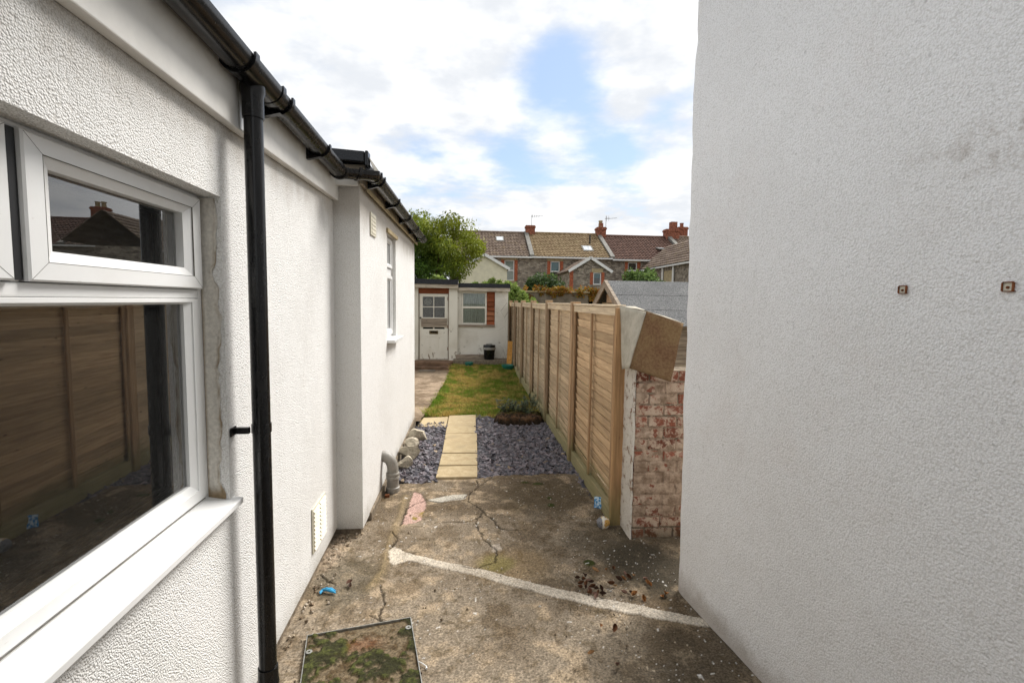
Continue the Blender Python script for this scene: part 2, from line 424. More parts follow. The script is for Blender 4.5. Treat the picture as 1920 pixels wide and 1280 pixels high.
# ------------------------------------------------------------------ mesh helpers
class MB:
    def __init__(s): s.v, s.f, s.c = [], [], []
    def add(s, vs, fs, col=None):
        o = len(s.v)
        s.v += [tuple(x) for x in vs]
        s.f += [tuple(i + o for i in f) for f in fs]
        if col is not None: s.c += [col] * len(vs)
        return s
    def box(s, x0, x1, y0, y1, z0, z1):
        return s.add([(x, y, z) for z in (z0, z1) for y in (y0, y1) for x in (x0, x1)],
                     [(0, 2, 3, 1), (4, 5, 7, 6), (0, 1, 5, 4), (2, 6, 7, 3), (0, 4, 6, 2), (1, 3, 7, 5)])
    def obox(s, c, ax, ay, az, hxx, hy, hz):       # oriented box
        c, ax, ay, az = Vector(c), Vector(ax), Vector(ay), Vector(az)
        return s.add([c + ax * (hxx * i) + ay * (hy * j) + az * (hz * k) for k in (-1, 1) for j in (-1, 1) for i in (-1, 1)],
                     [(0, 2, 3, 1), (4, 5, 7, 6), (0, 1, 5, 4), (2, 6, 7, 3), (0, 4, 6, 2), (1, 3, 7, 5)])
    def bar(s, a, b, w, h, upx=(0, 0, 1)):
        a, b = Vector(a), Vector(b)
        d = (b - a).normalized(); l = (b - a).length
        x = d.cross(Vector(upx))
        if x.length < 1e-4: x = d.cross(Vector((1, 0, 0)))
        x.normalize()
        return s.obox((a + b) / 2, x, d, x.cross(d), w / 2, l / 2, h / 2)
    def tube(s, path, rad, n=10, cap=True):
        path = [Vector(p) for p in path]
        rads = rad if isinstance(rad, (list, tuple)) else [rad] * len(path)
        vs, fs = [], []
        ref = None
        for i, p in enumerate(path):
            d = (path[min(i + 1, len(path) - 1)] - path[max(i - 1, 0)]).normalized()
            if ref is None: ref = d.orthogonal().normalized()
            ref = (ref - d * ref.dot(d)).normalized()
            b = d.cross(ref)
            for k in range(n):
                a = 2 * math.pi * k / n
                vs.append(p + (ref * math.cos(a) + b * math.sin(a)) * rads[i])
        for i in range(len(path) - 1):
            for k in range(n):
                a, b2 = i * n + k, i * n + (k + 1) % n
                fs.append((a, b2, b2 + n, a + n))
        if cap:
            fs.append(tuple(range(n))[::-1]); fs.append(tuple((len(path) - 1) * n + k for k in range(n)))
        return s.add(vs, fs)
    def lathe(s, prof, n=20, c=(0, 0, 0)):
        vs, fs = [], []
        for r, z in prof:
            for k in range(n):
                a = 2 * math.pi * k / n
                vs.append((c[0] + r * math.cos(a), c[1] + r * math.sin(a), c[2] + z))
        for i in range(len(prof) - 1):
            for k in range(n):
                a, b = i * n + k, i * n + (k + 1) % n
                fs.append((a, b, b + n, a + n))
        return s.add(vs, fs)
    def poly(s, pts, thick):               # flat polygon extruded along its normal
        pts = [Vector(p) for p in pts]
        n = (pts[1] - pts[0]).cross(pts[2] - pts[0]).normalized()
        k = len(pts)
        vs = pts + [p - n * thick for p in pts]
        fs = [tuple(range(k)), tuple(range(2 * k - 1, k - 1, -1))]
        for i in range(k):
            j = (i + 1) % k
            fs.append((i, i + k, j + k, j))
        return s.add(vs, fs)
    def sweep(s, path, prof):
        """sweep an open/closed (side,up) profile along a level-ish path; side = right of travel"""
        path = [Vector(p) for p in path]
        vs, fs = [], []
        for i, p in enumerate(path):
            d0 = (p - path[i - 1]).normalized() if i else (path[1] - p).normalized()
            d1 = (path[i + 1] - p).normalized() if i < len(path) - 1 else d0
            d = (d0 + d1).normalized()
            side = d.cross(Vector((0, 0, 1))).normalized() / max(.5, d.dot(d0))
            for a, b in prof: vs.append(p + side * a + Vector((0, 0, b)))
        k = len(prof)
        for i in range(len(path) - 1):
            for j in range(k):
                j2 = (j + 1) % k
                fs.append((i * k + j, i * k + j2, (i + 1) * k + j2, (i + 1) * k + j))
        fs.append(tuple(range(k))); fs.append(tuple((len(path) - 1) * k + j for j in range(k))[::-1])
        return s.add(vs, fs)
    def build(s, name, m_, parent=None, world=False, smooth=False, bevel=0, seg=2, loc=None):
        vs = s.v
        if world and parent is not None:
            top = parent
            while top.parent is not None: top = top.parent
            inv = top['_m'] if False else TOPM[top.name].inverted()
            vs = [inv @ Vector(v) for v in vs]
        me = bpy.data.meshes.new(name)
        me.from_pydata([tuple(v) for v in vs], [], s.f)
        if s.c:
            at = me.attributes.new('col', 'FLOAT_COLOR', 'POINT')
            at.data.foreach_set('color', np.array([(*c, 1) for c in s.c], np.float32).ravel())
        bm = bmesh.new(); bm.from_mesh(me)
        if not s.c: bmesh.ops.recalc_face_normals(bm, faces=bm.faces)
        bm.to_mesh(me); bm.free()
        if smooth:
            me.polygons.foreach_set('use_smooth', [True] * len(me.polygons))
            if hasattr(me, 'set_sharp_from_angle'): me.set_sharp_from_angle(angle=R(40))
        me.materials.append(m_)
        return link(name, me, parent, bevel, seg, loc)
TOPM = {}
def link(name, me, parent=None, bevel=0, seg=2, loc=None):
    o = bpy.data.objects.new(name, me)
    C.objects.link(o)
    if parent is not None: o.parent = parent
    if loc is not None: o.location = loc
    if bevel:
        b = o.modifiers.new('bevel', 'BEVEL'); b.width = bevel; b.segments = seg; b.limit_method = 'ANGLE'; b.angle_limit = R(40)
    if parent is None: TOPM[o.name] = Matrix.Translation(loc) if loc is not None else Matrix()
    return o
def tag(o, label, cat, group=None):
    o['label'] = label; o['category'] = cat
    if group: o['group'] = group
    return o
def thing(name, label, cat, loc=(0, 0, 0), rz=0, group=None):
    o = bpy.data.objects.new(name, None)
    C.objects.link(o)
    o.empty_display_size = .1
    o.location = loc; o.rotation_euler = (0, 0, rz)
    TOPM[o.name] = Matrix.Translation(loc) @ Matrix.Rotation(rz, 4, 'Z')
    return tag(o, label, cat, group)
def struct(o, kind='structure'):
    o['kind'] = kind
    return o
def wall_holes(mb, to3, u0, u1, z0, z1, holes, thick, reveal=None):
    """wall in (u,z) with rectangular holes; to3(u, depth, z) gives the point; depth runs inwards"""
    us = sorted({u0, u1, *[h[0] for h in holes], *[h[1] for h in holes]})
    zs = sorted({z0, z1, *[h[2] for h in holes], *[h[3] for h in holes]})
    def solid(i, j):
        if not (0 <= i < len(us) - 1 and 0 <= j < len(zs) - 1): return False
        cu, cz = (us[i] + us[i + 1]) / 2, (zs[j] + zs[j + 1]) / 2
        return not any(h[0] < cu < h[1] and h[2] < cz < h[3] for h in holes)
    for i in range(len(us) - 1):
        for j in range(len(zs) - 1):
            if not solid(i, j): continue
            a, b, c, d = us[i], us[i + 1], zs[j], zs[j + 1]
            for dp in (0, thick):
                mb.add([to3(a, dp, c), to3(b, dp, c), to3(b, dp, d), to3(a, dp, d)], [(0, 1, 2, 3)])
            for (ni, nj, p, q_) in ((i - 1, j, (a, c), (a, d)), (i + 1, j, (b, c), (b, d)), (i, j - 1, (a, c), (b, c)), (i, j + 1, (a, d), (b, d))):
                if not solid(ni, nj):
                    mb.add([to3(p[0], 0, p[1]), to3(q_[0], 0, q_[1]), to3(q_[0], thick, q_[1]), to3(p[0], thick, p[1])], [(0, 1, 2, 3)])
    return mb

# numpy value noise
def vnoise(x, y, seed=0):
    xi, yi = np.floor(x).astype(np.int64), np.floor(y).astype(np.int64)
    fx, fy = x - xi, y - yi
    fx, fy = fx * fx * (3 - 2 * fx), fy * fy * (3 - 2 * fy)
    def h(a, b):
        k = (a * 374761393 + b * 668265263 + seed * 1442695041) & 0xffffffff
        k = ((k ^ (k >> 13)) * 1274126177) & 0xffffffff
        return ((k ^ (k >> 16)) & 0xffff) / 65535.0
    return (h(xi, yi) * (1 - fx) + h(xi + 1, yi) * fx) * (1 - fy) + (h(xi, yi + 1) * (1 - fx) + h(xi + 1, yi + 1) * fx) * fy
def fbm(x, y, sc, oct=4, seed=0, gain=.55):
    s, a, t = 0, 1, 0
    for i in range(oct):
        s = s + a * vnoise(x * sc, y * sc, seed + i * 17); t += a; a *= gain; sc *= 2.03
    return s / t
def sstep(x, a, b):
    t = np.clip((x - a) / (b - a), 0, 1)
    return t * t * (3 - 2 * t)
def polydist(x, y, pts):
    d = np.full(x.shape, 1e9)
    for (ax, ay), (bx, by) in zip(pts[:-1], pts[1:]):
        vx, vy = bx - ax, by - ay
        t = np.clip(((x - ax) * vx + (y - ay) * vy) / (vx * vx + vy * vy + 1e-12), 0, 1)
        d = np.minimum(d, np.hypot(x - ax - t * vx, y - ay - t * vy))
    return d
def inpoly(x, y, pts):
    r = np.zeros(x.shape, bool)
    j = len(pts) - 1
    for i in range(len(pts)):
        xi, yi = pts[i]; xj, yj = pts[j]
        r ^= ((yi > y) != (yj > y)) & (x < (xj - xi) * (y - yi) / (yj - yi + 1e-12) + xi)
        j = i
    return r
def PX(*pts):
    return [tuple(onz(*p)[:2]) for p in pts]
def gridmesh(name, X, Y, Zz, colr, m_, parent=None, smooth=True):
    ny, nx = X.shape
    me = bpy.data.meshes.new(name)
    idx = np.arange(nx * ny).reshape(ny, nx)
    q = np.stack([idx[:-1, :-1], idx[:-1, 1:], idx[1:, 1:], idx[1:, :-1]], -1).reshape(-1, 4)
    me.vertices.add(nx * ny); me.loops.add(q.size); me.polygons.add(len(q))
    me.vertices.foreach_set('co', np.stack([X, Y, Zz], -1).astype(np.float32).ravel())
    me.loops.foreach_set('vertex_index', q.astype(np.int32).ravel())
    me.polygons.foreach_set('loop_start', (np.arange(len(q)) * 4).astype(np.int32))
    me.polygons.foreach_set('use_smooth', np.full(len(q), smooth))
    me.update(calc_edges=True)
    at = me.attributes.new('col', 'FLOAT_COLOR', 'POINT')
    at.data.foreach_set('color', np.concatenate([np.clip(colr, 0, 1).reshape(-1, 3), np.ones((nx * ny, 1))], 1).astype(np.float32).ravel())
    me.materials.append(m_)
    return link(name, me, parent)
def lerp(a, b, t):
    t = np.asarray(t)[..., None]
    return a * (1 - t) + np.array(b) * t

# ------------------------------------------------------------------ ground
def lawn_h(y): return .13 * sstep(np.asarray(y, float), 11.0, 13.0)
gx, gy = np.meshgrid(np.linspace(-400, 400, 60), np.linspace(-300, 600, 60))
col0 = lerp(np.ones(gx.shape + (3,)) * np.array(hx('#55552f')), hx('#4a3f2c'), fbm(gx, gy, .03, 3, 5))
struct(gridmesh('ground', gx, gy, gx * 0 - .16, col0, M_SOIL))

# cracked concrete yard
xs = np.arange(-1.35, 2.6, .0068)
ys = np.concatenate([np.linspace(-3.5, 1.75, 60)[:-1], np.arange(1.75, 5.0, .0068), [5.0]])
X, Yb = np.meshgrid(xs, ys)
edge = np.interp(xs, [-1.4, -.75, -.46, -.3, .09, .3, .6, 1.14, 1.7], [4.80, 4.80, 4.84, 4.90, 4.93, 5.0, 5.03, 5.04, 5.05])
edge = edge + (fbm(xs, xs * 0, 6, 4, 3) - .5) * .09
kk = sstep(Yb, 4.2, 5.0)
Yy = Yb + kk * (edge[None, :] - 5.0)
n1 = fbm(X, Yy, 1.6, 5, 1); n2 = fbm(X, Yy, 9, 4, 2); n3 = fbm(X, Yy, 45, 3, 4); n4 = fbm(X, Yy, 3.5, 4, 9)
Zy = (n1 - .5) * .03 + (n2 - .5) * .010 + (n3 - .5) * .0045
col = lerp(np.ones(X.shape + (3,)) * np.array(hx('#8c7f6d')), hx('#6b5e4d'), sstep(n1, .35, .65))
col = lerp(col, hx('#a9967c'), sstep(n2, .50, .75) * .75)
col = lerp(col, hx('#5a4a34'), sstep(fbm(X, Yy, 5, 5, 33, .7), .52, .66) * .55)
col = col * (1 + (nrs.rand(*X.shape)[..., None] - .5) * .48)
col = lerp(col, hx('#564831'), sstep(fbm(X, Yy, 24, 3, 31), .55, .8) * .6)
wob = (n2 - .5) * .16 + (n4 - .5) * .22
def blob(px, py, rx, ry, lo=.55, hi=1.1):
    c = onz(px, py)
    return 1 - sstep(np.hypot((X - c.x) / rx, (Yy - c.y) / ry) + wob * 2.2, lo, hi)
# darker brown corner beside the pier and the grey-green tint along the fence
col = lerp(col, hx('#3a352a'), blob(1225, 1060, .38, .42) * .85)
col = lerp(col, hx('#443d30'), blob(1130, 1010, .35, .35) * .6)
col = lerp(col, hx('#544a38'), blob(1020, 930, .5, .55) * .55)
col = lerp(col, hx('#50473a'), blob(1240, 1230, .45, .4) * .55)
col = lerp(col, hx('#4b4638'), blob(650, 1090, .25, .35) * .5)
col = lerp(col, hx('#8a7350'), blob(960, 1060, .35, .25) * .55)
col = lerp(col, hx('#7d7a3c'), blob(930, 1055, .16, .14) * .45)
moss = np.zeros_like(X)
for px, py, rx, ry in ((1008, 909, .075, .05), (985, 906, .06, .03), (1033, 948, .035, .04), (1030, 935, .03, .03), (1105, 1055, .05, .05)):
    moss = np.maximum(moss, blob(px, py, rx, ry, .6, .95))
col = lerp(col, hx('#39401a'), moss); Zy = Zy + moss * .010
def ragged(pts, soft=.004):
    ins = inpoly(X + (n3 - .5) * .03, Yy + (n2 - .5) * .045, pts)
    return ins.astype(float)
strip = ragged(PX((729, 1030), (745, 1028), (760, 1036), (900, 1066), (1050, 1104), (1200, 1138), (1330, 1166), (1330, 1180), (1195, 1154), (1045, 1120), (895, 1080), (765, 1051), (738, 1058), (731, 1054)))
col = lerp(col, hx('#c4b9a8'), strip * (.72 + .25 * sstep(n2, .35, .55))); Zy = Zy + strip * .007
pale = ragged(PX((800, 938), (850, 928), (877, 928), (870, 938), (825, 943)))
col = lerp(col, hx('#b9b3a6'), pale * .9); Zy = Zy + pale * .004
pink = ragged(PX((752, 985), (768, 950), (775, 922), (790, 925), (800, 945), (790, 975)))
col = lerp(col, lerp(np.ones(X.shape + (3,)) * np.array(hx('#b9998d')), hx('#8d7a3b'), sstep(n2, .55, .7)), pink * .9); Zy = Zy - pink * .006
pale2 = ragged(PX((918, 1020), (936, 1018), (940, 1028), (925, 1034)))
col = lerp(col, hx('#b5a99a'), pale2 * .8)
# raised mortar fillet running along the left wall
fil = np.exp(-(polydist(X + (n4 - .5) * .05, Yy, PX((762, 930), (738, 1000), (716, 1070), (690, 1105))) / .03) ** 2)
col = lerp(col, hx('#99855f'), fil * .35); Zy = Zy + fil * .014
# broken rubble along the foot of the left wall
rub = blob(625, 1035, .10, .35, .5, .95) * (n3 > .45)
col = lerp(col, hx('#a08d78'), rub * .6); Zy = Zy + rub * .018 * n3
cr = np.full(X.shape, 1e9)
for pts in (((895, 900), (897, 912), (882, 925), (879, 940), (905, 960), (927, 976), (935, 990), (955, 993), (990, 990)),
            ((893, 975), (893, 985), (905, 1000), (908, 1010), (930, 1030), (930, 1050), (905, 1058), (890, 1066), (865, 1062)),
            ((905, 960), (893, 975)), ((716, 1095), (722, 1130), (712, 1150), (718, 1165), (700, 1150)),
            ((752, 985), (762, 955), (775, 945), (800, 937), (825, 943), (870, 935), (890, 918), (925, 893)),
            ((735, 1000), (745, 1010), (729, 1032)), ((600, 1075), (610, 1088), (630, 1092)), ((830, 978), (870, 978), (905, 968))):
    cr = np.minimum(cr, polydist(X + (n3 - .5) * .025 + (n2 - .5) * .03, Yy + (n2 - .5) * .05, PX(*pts)))
crk = 1 - sstep(cr, .002, .0085)
col = lerp(col, hx('#241d14'), crk * .9); Zy = Zy - crk * .012
# paint flecks and grit
for sc_, thr, c_ in ((60, .93, '#d9d6cf'), (38, .955, '#c9b9a0')):
    fl = vnoise(X * sc_ * 1.0, Yy * sc_, 77 + sc_)
    col = lerp(col, hx(c_), sstep(fl, thr, thr + .03) * sstep(n4 + .25 * (X > .7), .5, .6) * .85)
Zy[-1, :] = -.12
yard = struct(gridmesh('concrete_yard', X, Yy, Zy, col * .97, M_YARD))

# lawn soil
lx, ly = np.meshgrid(np.linspace(0, 1, 80), np.linspace(7.1, 13.2, 160))
llo = -.72 + (ly - 7.7) * .052
lx = llo + lx * (1.40 - llo)
ln = fbm(lx, ly, 2.2, 5, 21)
lc = lerp(np.ones(lx.shape + (3,)) * np.array(hx('#5d5a2a')), hx('#7a6a3f'), sstep(ln, .4, .6))
struct(gridmesh('lawn', lx, ly, -.035 + lawn_h(ly) + (ln - .5) * .03, lc, M_SOIL))
# worn concrete path along the left of the lawn
px_, py_ = np.meshgrid(np.linspace(0, 1, 60), np.linspace(7.37, 13.7, 260))
pr = -.70 + (py_ - 7.7) * .052 + (fbm(py_, py_ * 0, 3, 3, 8) - .5) * .05
pxx = -2.2 + px_ * (pr + 2.2)
pn = fbm(pxx, py_, 4, 5, 13)
pc = lerp(np.ones(pxx.shape + (3,)) * np.array(hx('#93806a')), hx('#6d5c48'), sstep(pn, .4, .65))
pc = lerp(pc, hx('#b39f88'), sstep(fbm(pxx, py_, 26, 3, 14), .6, .8) * .6)
for jy in (8.6, 9.9, 11.2, 12.4):
    pc = lerp(pc, hx('#3c3325'), (1 - sstep(np.abs(py_ - jy + (pn - .5) * .1), .008, .03)) * .7)
struct(gridmesh('concrete_path', pxx, py_, (pn - .5) * .03 + .0, pc, M_YARD))
# bed under the slate
bx_, by_ = np.meshgrid(np.linspace(-.8, 1.3, 40), np.linspace(4.7, 7.9, 60))
bed = struct(gridmesh('slate_bed', bx_, by_, bx_ * 0 - .055, np.ones(bx_.shape + (3,)) * np.array(hx('#2b2a2c')), M_SOIL))

# flagstones
fp = struct(MB().box(-.56, .095, 5.0, 7.70, -.10, -.052).build('flagstone_path', M_SOIL))
def flag(p, c):
    q_ = [onz(*a, 0.0) for a in p]
    cx = sum((a.x for a in q_)) / 4; cy = sum((a.y for a in q_)) / 4
    mb = MB()
    top = [(a.x - cx, a.y - cy, .012 + rnd.uniform(-.003, .003)) for a in q_]
    mb.add(top + [(a[0], a[1], -.045) for a in top], [(0, 1, 2, 3), (7, 6, 5, 4), (0, 4, 5, 1), (1, 5, 6, 2), (2, 6, 7, 3), (3, 7, 4, 0)])
    o = mb.build('flagstone', M_FLAG, fp, bevel=.006, loc=(cx, cy, rnd.uniform(-.004, .004))); o.rotation_euler = (rnd.gauss(0, .006), rnd.gauss(0, .006), rnd.gauss(0, .006))
    o.color = (c, c * .99, c * .96, 1)
flag(((817, 896), (895, 895), (895, 874), (822.5, 875)), 1.0)
flag(((823, 873.5), (895, 872.5), (895, 851), (828.5, 852)), .97)
flag(((829, 850), (895, 849.5), (894, 814), (835.5, 815)), 1.02)
flag(((835.5, 813), (892.5, 812), (891.5, 779), (842, 780)), .98)
flag(((784, 801), (836, 801.5), (840, 782), (794, 784)), 1.0)

# slate chippings
def chips(name, poly, n, label):
    P = np.array(poly); mb = MB()
    k = 0
    while k < n:
        x = rnd.uniform(P[:, 0].min(), P[:, 0].max()); y = rnd.uniform(P[:, 1].min(), P[:, 1].max())
        if not inpoly(np.array([x]), np.array([y]), poly)[0]: continue
        k += 1
        L, Wd, T = rnd.uniform(.022, .058), rnd.uniform(.014, .030), rnd.uniform(.004, .010)
        nn = rnd.choice((5, 6, 7)); a0 = rnd.uniform(0, 6.28)
        tl = Matrix.Rotation(rnd.uniform(0, 6.28), 3, 'Z') @ Matrix.Rotation(rnd.gauss(0, .42), 3, 'X') @ Matrix.Rotation(rnd.gauss(0, .42), 3, 'Y')
        c = Vector((x, y, -.03 + rnd.uniform(0, .030) + .02 * (vnoise(np.array([x * 3.]), np.array([y * 3.]), 5)[0] - .4)))
        ring = []
        for i in range(nn):
            a = a0 + 6.283 * i / nn; r_ = rnd.uniform(.75, 1.1)
            ring.append(Vector((math.cos(a) * L * r_, math.sin(a) * Wd * r_, 0)))
        vs = [c + tl @ (p + Vector((0, 0, T))) for p in ring] + [c + tl @ (p * 1.08 - Vector((0, 0, T))) for p in ring]
        fs = [tuple(range(nn))] + [(i, i + nn, (i + 1) % nn + nn, (i + 1) % nn) for i in range(nn)]
        t = rnd.random()
        bs = np.array(hx('#69686c')) * (1 - t) + np.array(hx('#797075')) * t
        if rnd.random() < .25: bs = np.array(hx('#5a5960'))
        if rnd.random() < .012: bs = np.array(hx('#9c8b76'))
        mb.add(vs, fs, tuple(bs * rnd.uniform(.6, 1.3)))
    o = struct(mb.build(name, M_CHIP), 'stuff')
    return tag(o, label, 'slate')
chips('slate_chippings', [(.10, 4.93), (.10, 7.72), (.34, 7.6), (.45, 7.25), (1.17, 7.25), (1.17, 4.3), (1.12, 4.35), (1.12, 5.02), (.6, 5.02), (.3, 4.98)], 4300, 'purple grey slate chippings between buff flagstones and timber fence')
chips('slate_chippings', [(-.74, 4.98), (-.50, 4.80), (-.30, 4.88), (-.325, 7.2), (-.72, 7.2)], 1500, 'purple grey slate chippings between white annex and buff flagstones')

# grass blades
mb = MB()
NB = 52000
ga = np.stack([nrs.uniform(-.75, 1.18, NB), 7.55 + 5.6 * nrs.rand(NB) ** 1.15], 1)
glo = -.71 + (ga[:, 1] - 7.7) * .052 + nrs.normal(0, .02, NB)
ok = (ga[:, 0] > glo) & ~((ga[:, 1] < 7.76 + .05 * nrs.rand(NB)) & ((ga[:, 0] < .11) | (ga[:, 0] > .36)))
ga, glo = ga[ok], glo[ok]
gA, gB = fbm(ga[:, 0], ga[:, 1], 1.5, 3, 41), fbm(ga[:, 0], ga[:, 1], 6, 3, 42)
gh = lawn_h(ga[:, 1])
for (x, y), lo, nA, nB, hh in zip(ga, glo, gA, gB, gh):
    ed = max(0, 1 - (x - lo) / .25)
    t = min(1, max(0, .30 + (nA - .42) * 2.2 + (nB - .5) * 3.4 - ed * .75 + (.25 if y < 9 and x < .5 else 0)))
    gcol = np.array(hx('#6f8f2a')) * (1 - t) + np.array(hx('#c2ad62')) * t
    if x > .75: gcol = gcol * .7 + np.array(hx('#5a6a34')) * .3
    if rnd.random() < .15: gcol = np.array(hx('#9a7a48'))
    gcol = gcol * rnd.uniform(.6, 1.3)
    hgt = rnd.uniform(.02, .05) * (1.5 if ed > .3 else 1) * (1.4 if x > .8 else 1) * (.6 + 1.9 * max(0, nB - .35) + (1.0 if y < 8.1 else 0) * rnd.random())
    a = rnd.uniform(0, 6.28); wdt = rnd.uniform(.004, .009)
    lean = Vector((rnd.gauss(0, .7), rnd.gauss(0, .7), 0)) * hgt
    b0 = Vector((x, y, -.03 + hh)); dd = Vector((math.cos(a), math.sin(a), 0)) * wdt
    mb.add([b0 - dd, b0 + dd, b0 + lean + Vector((0, 0, hgt))], [(0, 1, 2)], tuple(gcol))
tag(struct(mb.build('grass', M_GRASS), 'stuff'), 'patchy yellowing grass of the narrow back lawn', 'grass')

# ------------------------------------------------------------------ left house
LA = math.atan(.028)
LH = thing('rendered_house', 'white roughcast house with large white framed window at the left', 'house', (-.993, 3.88, 0), LA)
LM = TOPM[LH.name]
def Lw(x, y, z): return LM @ Vector((x, y, z))
OY0, OY1, OZ0, OZ1 = -3.5, -1.88, .99, 2.178
mb = MB()
wall_holes(mb, lambda u, d, z: (-d, u, z), -7.5, .06, .07, 2.64, [(OY0, OY1, OZ0, OZ1)], .27)
mb.box(-5.0, -4.8, -7.5, .06, .07, 2.64); mb.box(-4.8, -.27, -7.5, -7.3, .07, 2.64); mb.box(-4.8, -.27, -.1, .06, .07, 2.64)
mb.build('wall', M_LEFT, LH)
MB().box(-5.0, -.022, -7.5, .05, -.15, .07).build('footing', M_MORTAR, LH)
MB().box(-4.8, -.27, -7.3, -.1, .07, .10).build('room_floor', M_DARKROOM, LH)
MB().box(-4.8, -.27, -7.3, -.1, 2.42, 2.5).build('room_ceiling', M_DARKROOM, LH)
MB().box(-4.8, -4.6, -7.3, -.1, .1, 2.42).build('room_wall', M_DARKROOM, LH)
MB().box(-.9, -.28, -5.5, -2.3, .97, 1.01).build('worktop', M_COUNTER, LH, bevel=.01)
MB().box(-5.1, .02, -7.6, .04, 2.64, 2.72).build('roof', M_DFELT, LH)
# fascia, a touch out of level
def tilted(mb, x0, x1, y0, y1, zb0, zb1, zt0, zt1):
    return mb.add([(x0, y0, zb0), (x1, y0, zb0), (x0, y1, zb1), (x1, y1, zb1), (x0, y0, zt0), (x1, y0, zt0), (x0, y1, zt1), (x1, y1, zt1)],
                  [(0, 2, 3, 1), (4, 5, 7, 6), (0, 1, 5, 4), (2, 6, 7, 3), (0, 4, 6, 2), (1, 3, 7, 5)])
fa = tilted(MB(), .002, .040, -7.5, -1.757, 2.40, 2.455, 2.66, 2.66).build('fascia', M_FASC, LH, bevel=.004)
tilted(MB(), .002, .040, -1.755, -.02, 2.456, 2.512, 2.66, 2.68).build('fascia', M_FASC, LH, bevel=.004)
tilted(MB(), .0405, .0435, -1.79, -1.72, 2.462, 2.463, 2.655, 2.655).build('fascia_joint_cover', M_UPVC, LH)
# the window
fx0, fx1 = -.145, -.080
mb = MB()
mb.box(fx0, fx1, OY0, OY1, OZ0, OZ0 + .035); mb.box(fx0, fx1, OY0, OY1, OZ1 - .012, OZ1)
mb.box(fx0, fx1, OY0, OY0 + .03, OZ0 + .035, OZ1 - .012); mb.box(fx0, fx1, OY1 - .024, OY1, OZ0 + .035, OZ1 - .012)
mb.box(fx0, fx1, OY0 + .03, OY1 - .024, 1.795, 1.828)
mb.box(fx0, fx1, -2.700, -2.676, 1.828, OZ1 - .012)
WIN = mb.build('window', M_UPVC, LH, bevel=.004)
def ringframe(name, y0, y1, z0, z1, wd_l, wd_r, wd_b, wd_t, x0, x1, parent, m_=M_UPVC, lip=.016):
    """mitred sash: outer flat band and a sloped glazing bead"""
    o = [(y0, z0), (y1, z0), (y1, z1), (y0, z1)]
    i = [(y0 + wd_l, z0 + wd_b), (y1 - wd_r, z0 + wd_b), (y1 - wd_r, z1 - wd_t), (y0 + wd_l, z1 - wd_t)]
    md = [(a[0] + (b[0] - a[0]) * .62, a[1] + (b[1] - a[1]) * .62) for a, b in zip(o, i)]
    rings = [[(x0, *p) for p in o], [(x1 - .004, *p) for p in o],
             [(x1, a[0] + (b[0] - a[0]) * .06, a[1] + (b[1] - a[1]) * .06) for a, b in zip(o, i)],
             [(x1, *p) for p in md], [(x1 - .004, *p) for p in md], [(x1 - lip, *p) for p in i], [(x0, *p) for p in i]]
    mb = MB(); vs = [p for r_ in rings for p in r_]; fs = []
    for r_ in range(len(rings) - 1):
        for k_ in range(4):
            fs.append((r_ * 4 + k_, r_ * 4 + (k_ + 1) % 4, r_ * 4 + 4 + (k_ + 1) % 4, r_ * 4 + 4 + k_))
    return mb.add(vs, fs).build(name, m_, parent)
ringframe('casement', -2.672, -1.900, 1.830, 2.164, .088, .098, .074, .068, -.140, -.062, WIN)
ringframe('casement', -3.480, -2.708, 1.830, 2.164, .088, .098, .074, .068, -.140, -.062, WIN)
ringframe('glazing_bead', OY0 + .031, OY1 - .025, OZ0 + .036, 1.794, .08, .082, .072, .02, -.138, -.076, WIN)
def pane(y0, y1, z0, z1, x=-.104, parent=WIN):
    MB().box(x - .024, x, y0, y1, z0, z1).build('pane', M_GLASS, parent)
    mb = MB()
    for a in ((y0, y0 + .012, z0, z1), (y1 - .012, y1, z0, z1), (y0 + .012, y1 - .012, z0, z0 + .012), (y0 + .012, y1 - .012, z1 - .012, z1)):
        mb.box(x - .020, x - .004, *a)
    mb.build('gasket', M_GASK, parent)
pane(-2.586, -1.996, 1.902, 2.098)
pane(-3.394, -2.804, 1.902, 2.098)
pane(-3.392, -1.985, 1.096, 1.776)
MB().box(-.13, -.074, -2.7055, -2.6745, 1.832, 2.162).build('casement_gap', M_GASK, WIN)
for (y0, y1, z0, z1, l_, r_, b_, t_) in ((-2.672, -1.900, 1.830, 2.164, .088, .098, .074, .068), (-3.480, -2.708, 1.830, 2.164, .088, .098, .074, .068)):
    for (oy, oz, iy, iz) in ((y0, z0, y0 + l_, z0 + b_), (y1, z0, y1 - r_, z0 + b_), (y1, z1, y1 - r_, z1 - t_), (y0, z1, y0 + l_, z1 - t_)):
        o2, i2 = Vector((-.0619, oy + (iy - oy) * .06, oz + (iz - oz) * .06)), Vector((-.0619, oy + (iy - oy) * .62, oz + (iz - oz) * .62))
        MB().bar(o2, i2, .0009, .0006, (1, 0, 0)).build('mitre_joint', M_SEAM, WIN)
    q_ = [(y0 + l_ * .62, z0 + b_ * .62), (y1 - r_ * .62, z0 + b_ * .62), (y1 - r_ * .62, z1 - t_ * .62), (y0 + l_ * .62, z1 - t_ * .62)]
    mb = MB()
    for i in range(4): mb.bar((-.0635, *q_[i]), (-.0635, *q_[(i + 1) % 4]), .0012, .004, (1, 0, 0))
    mb.build('bead_joint', M_SEAM, WIN)
MB().box(-.0795, -.0762, OY0 + .04, OY1 - .03, 1.0225, 1.0245).build('frame_joint', M_SEAM, WIN)
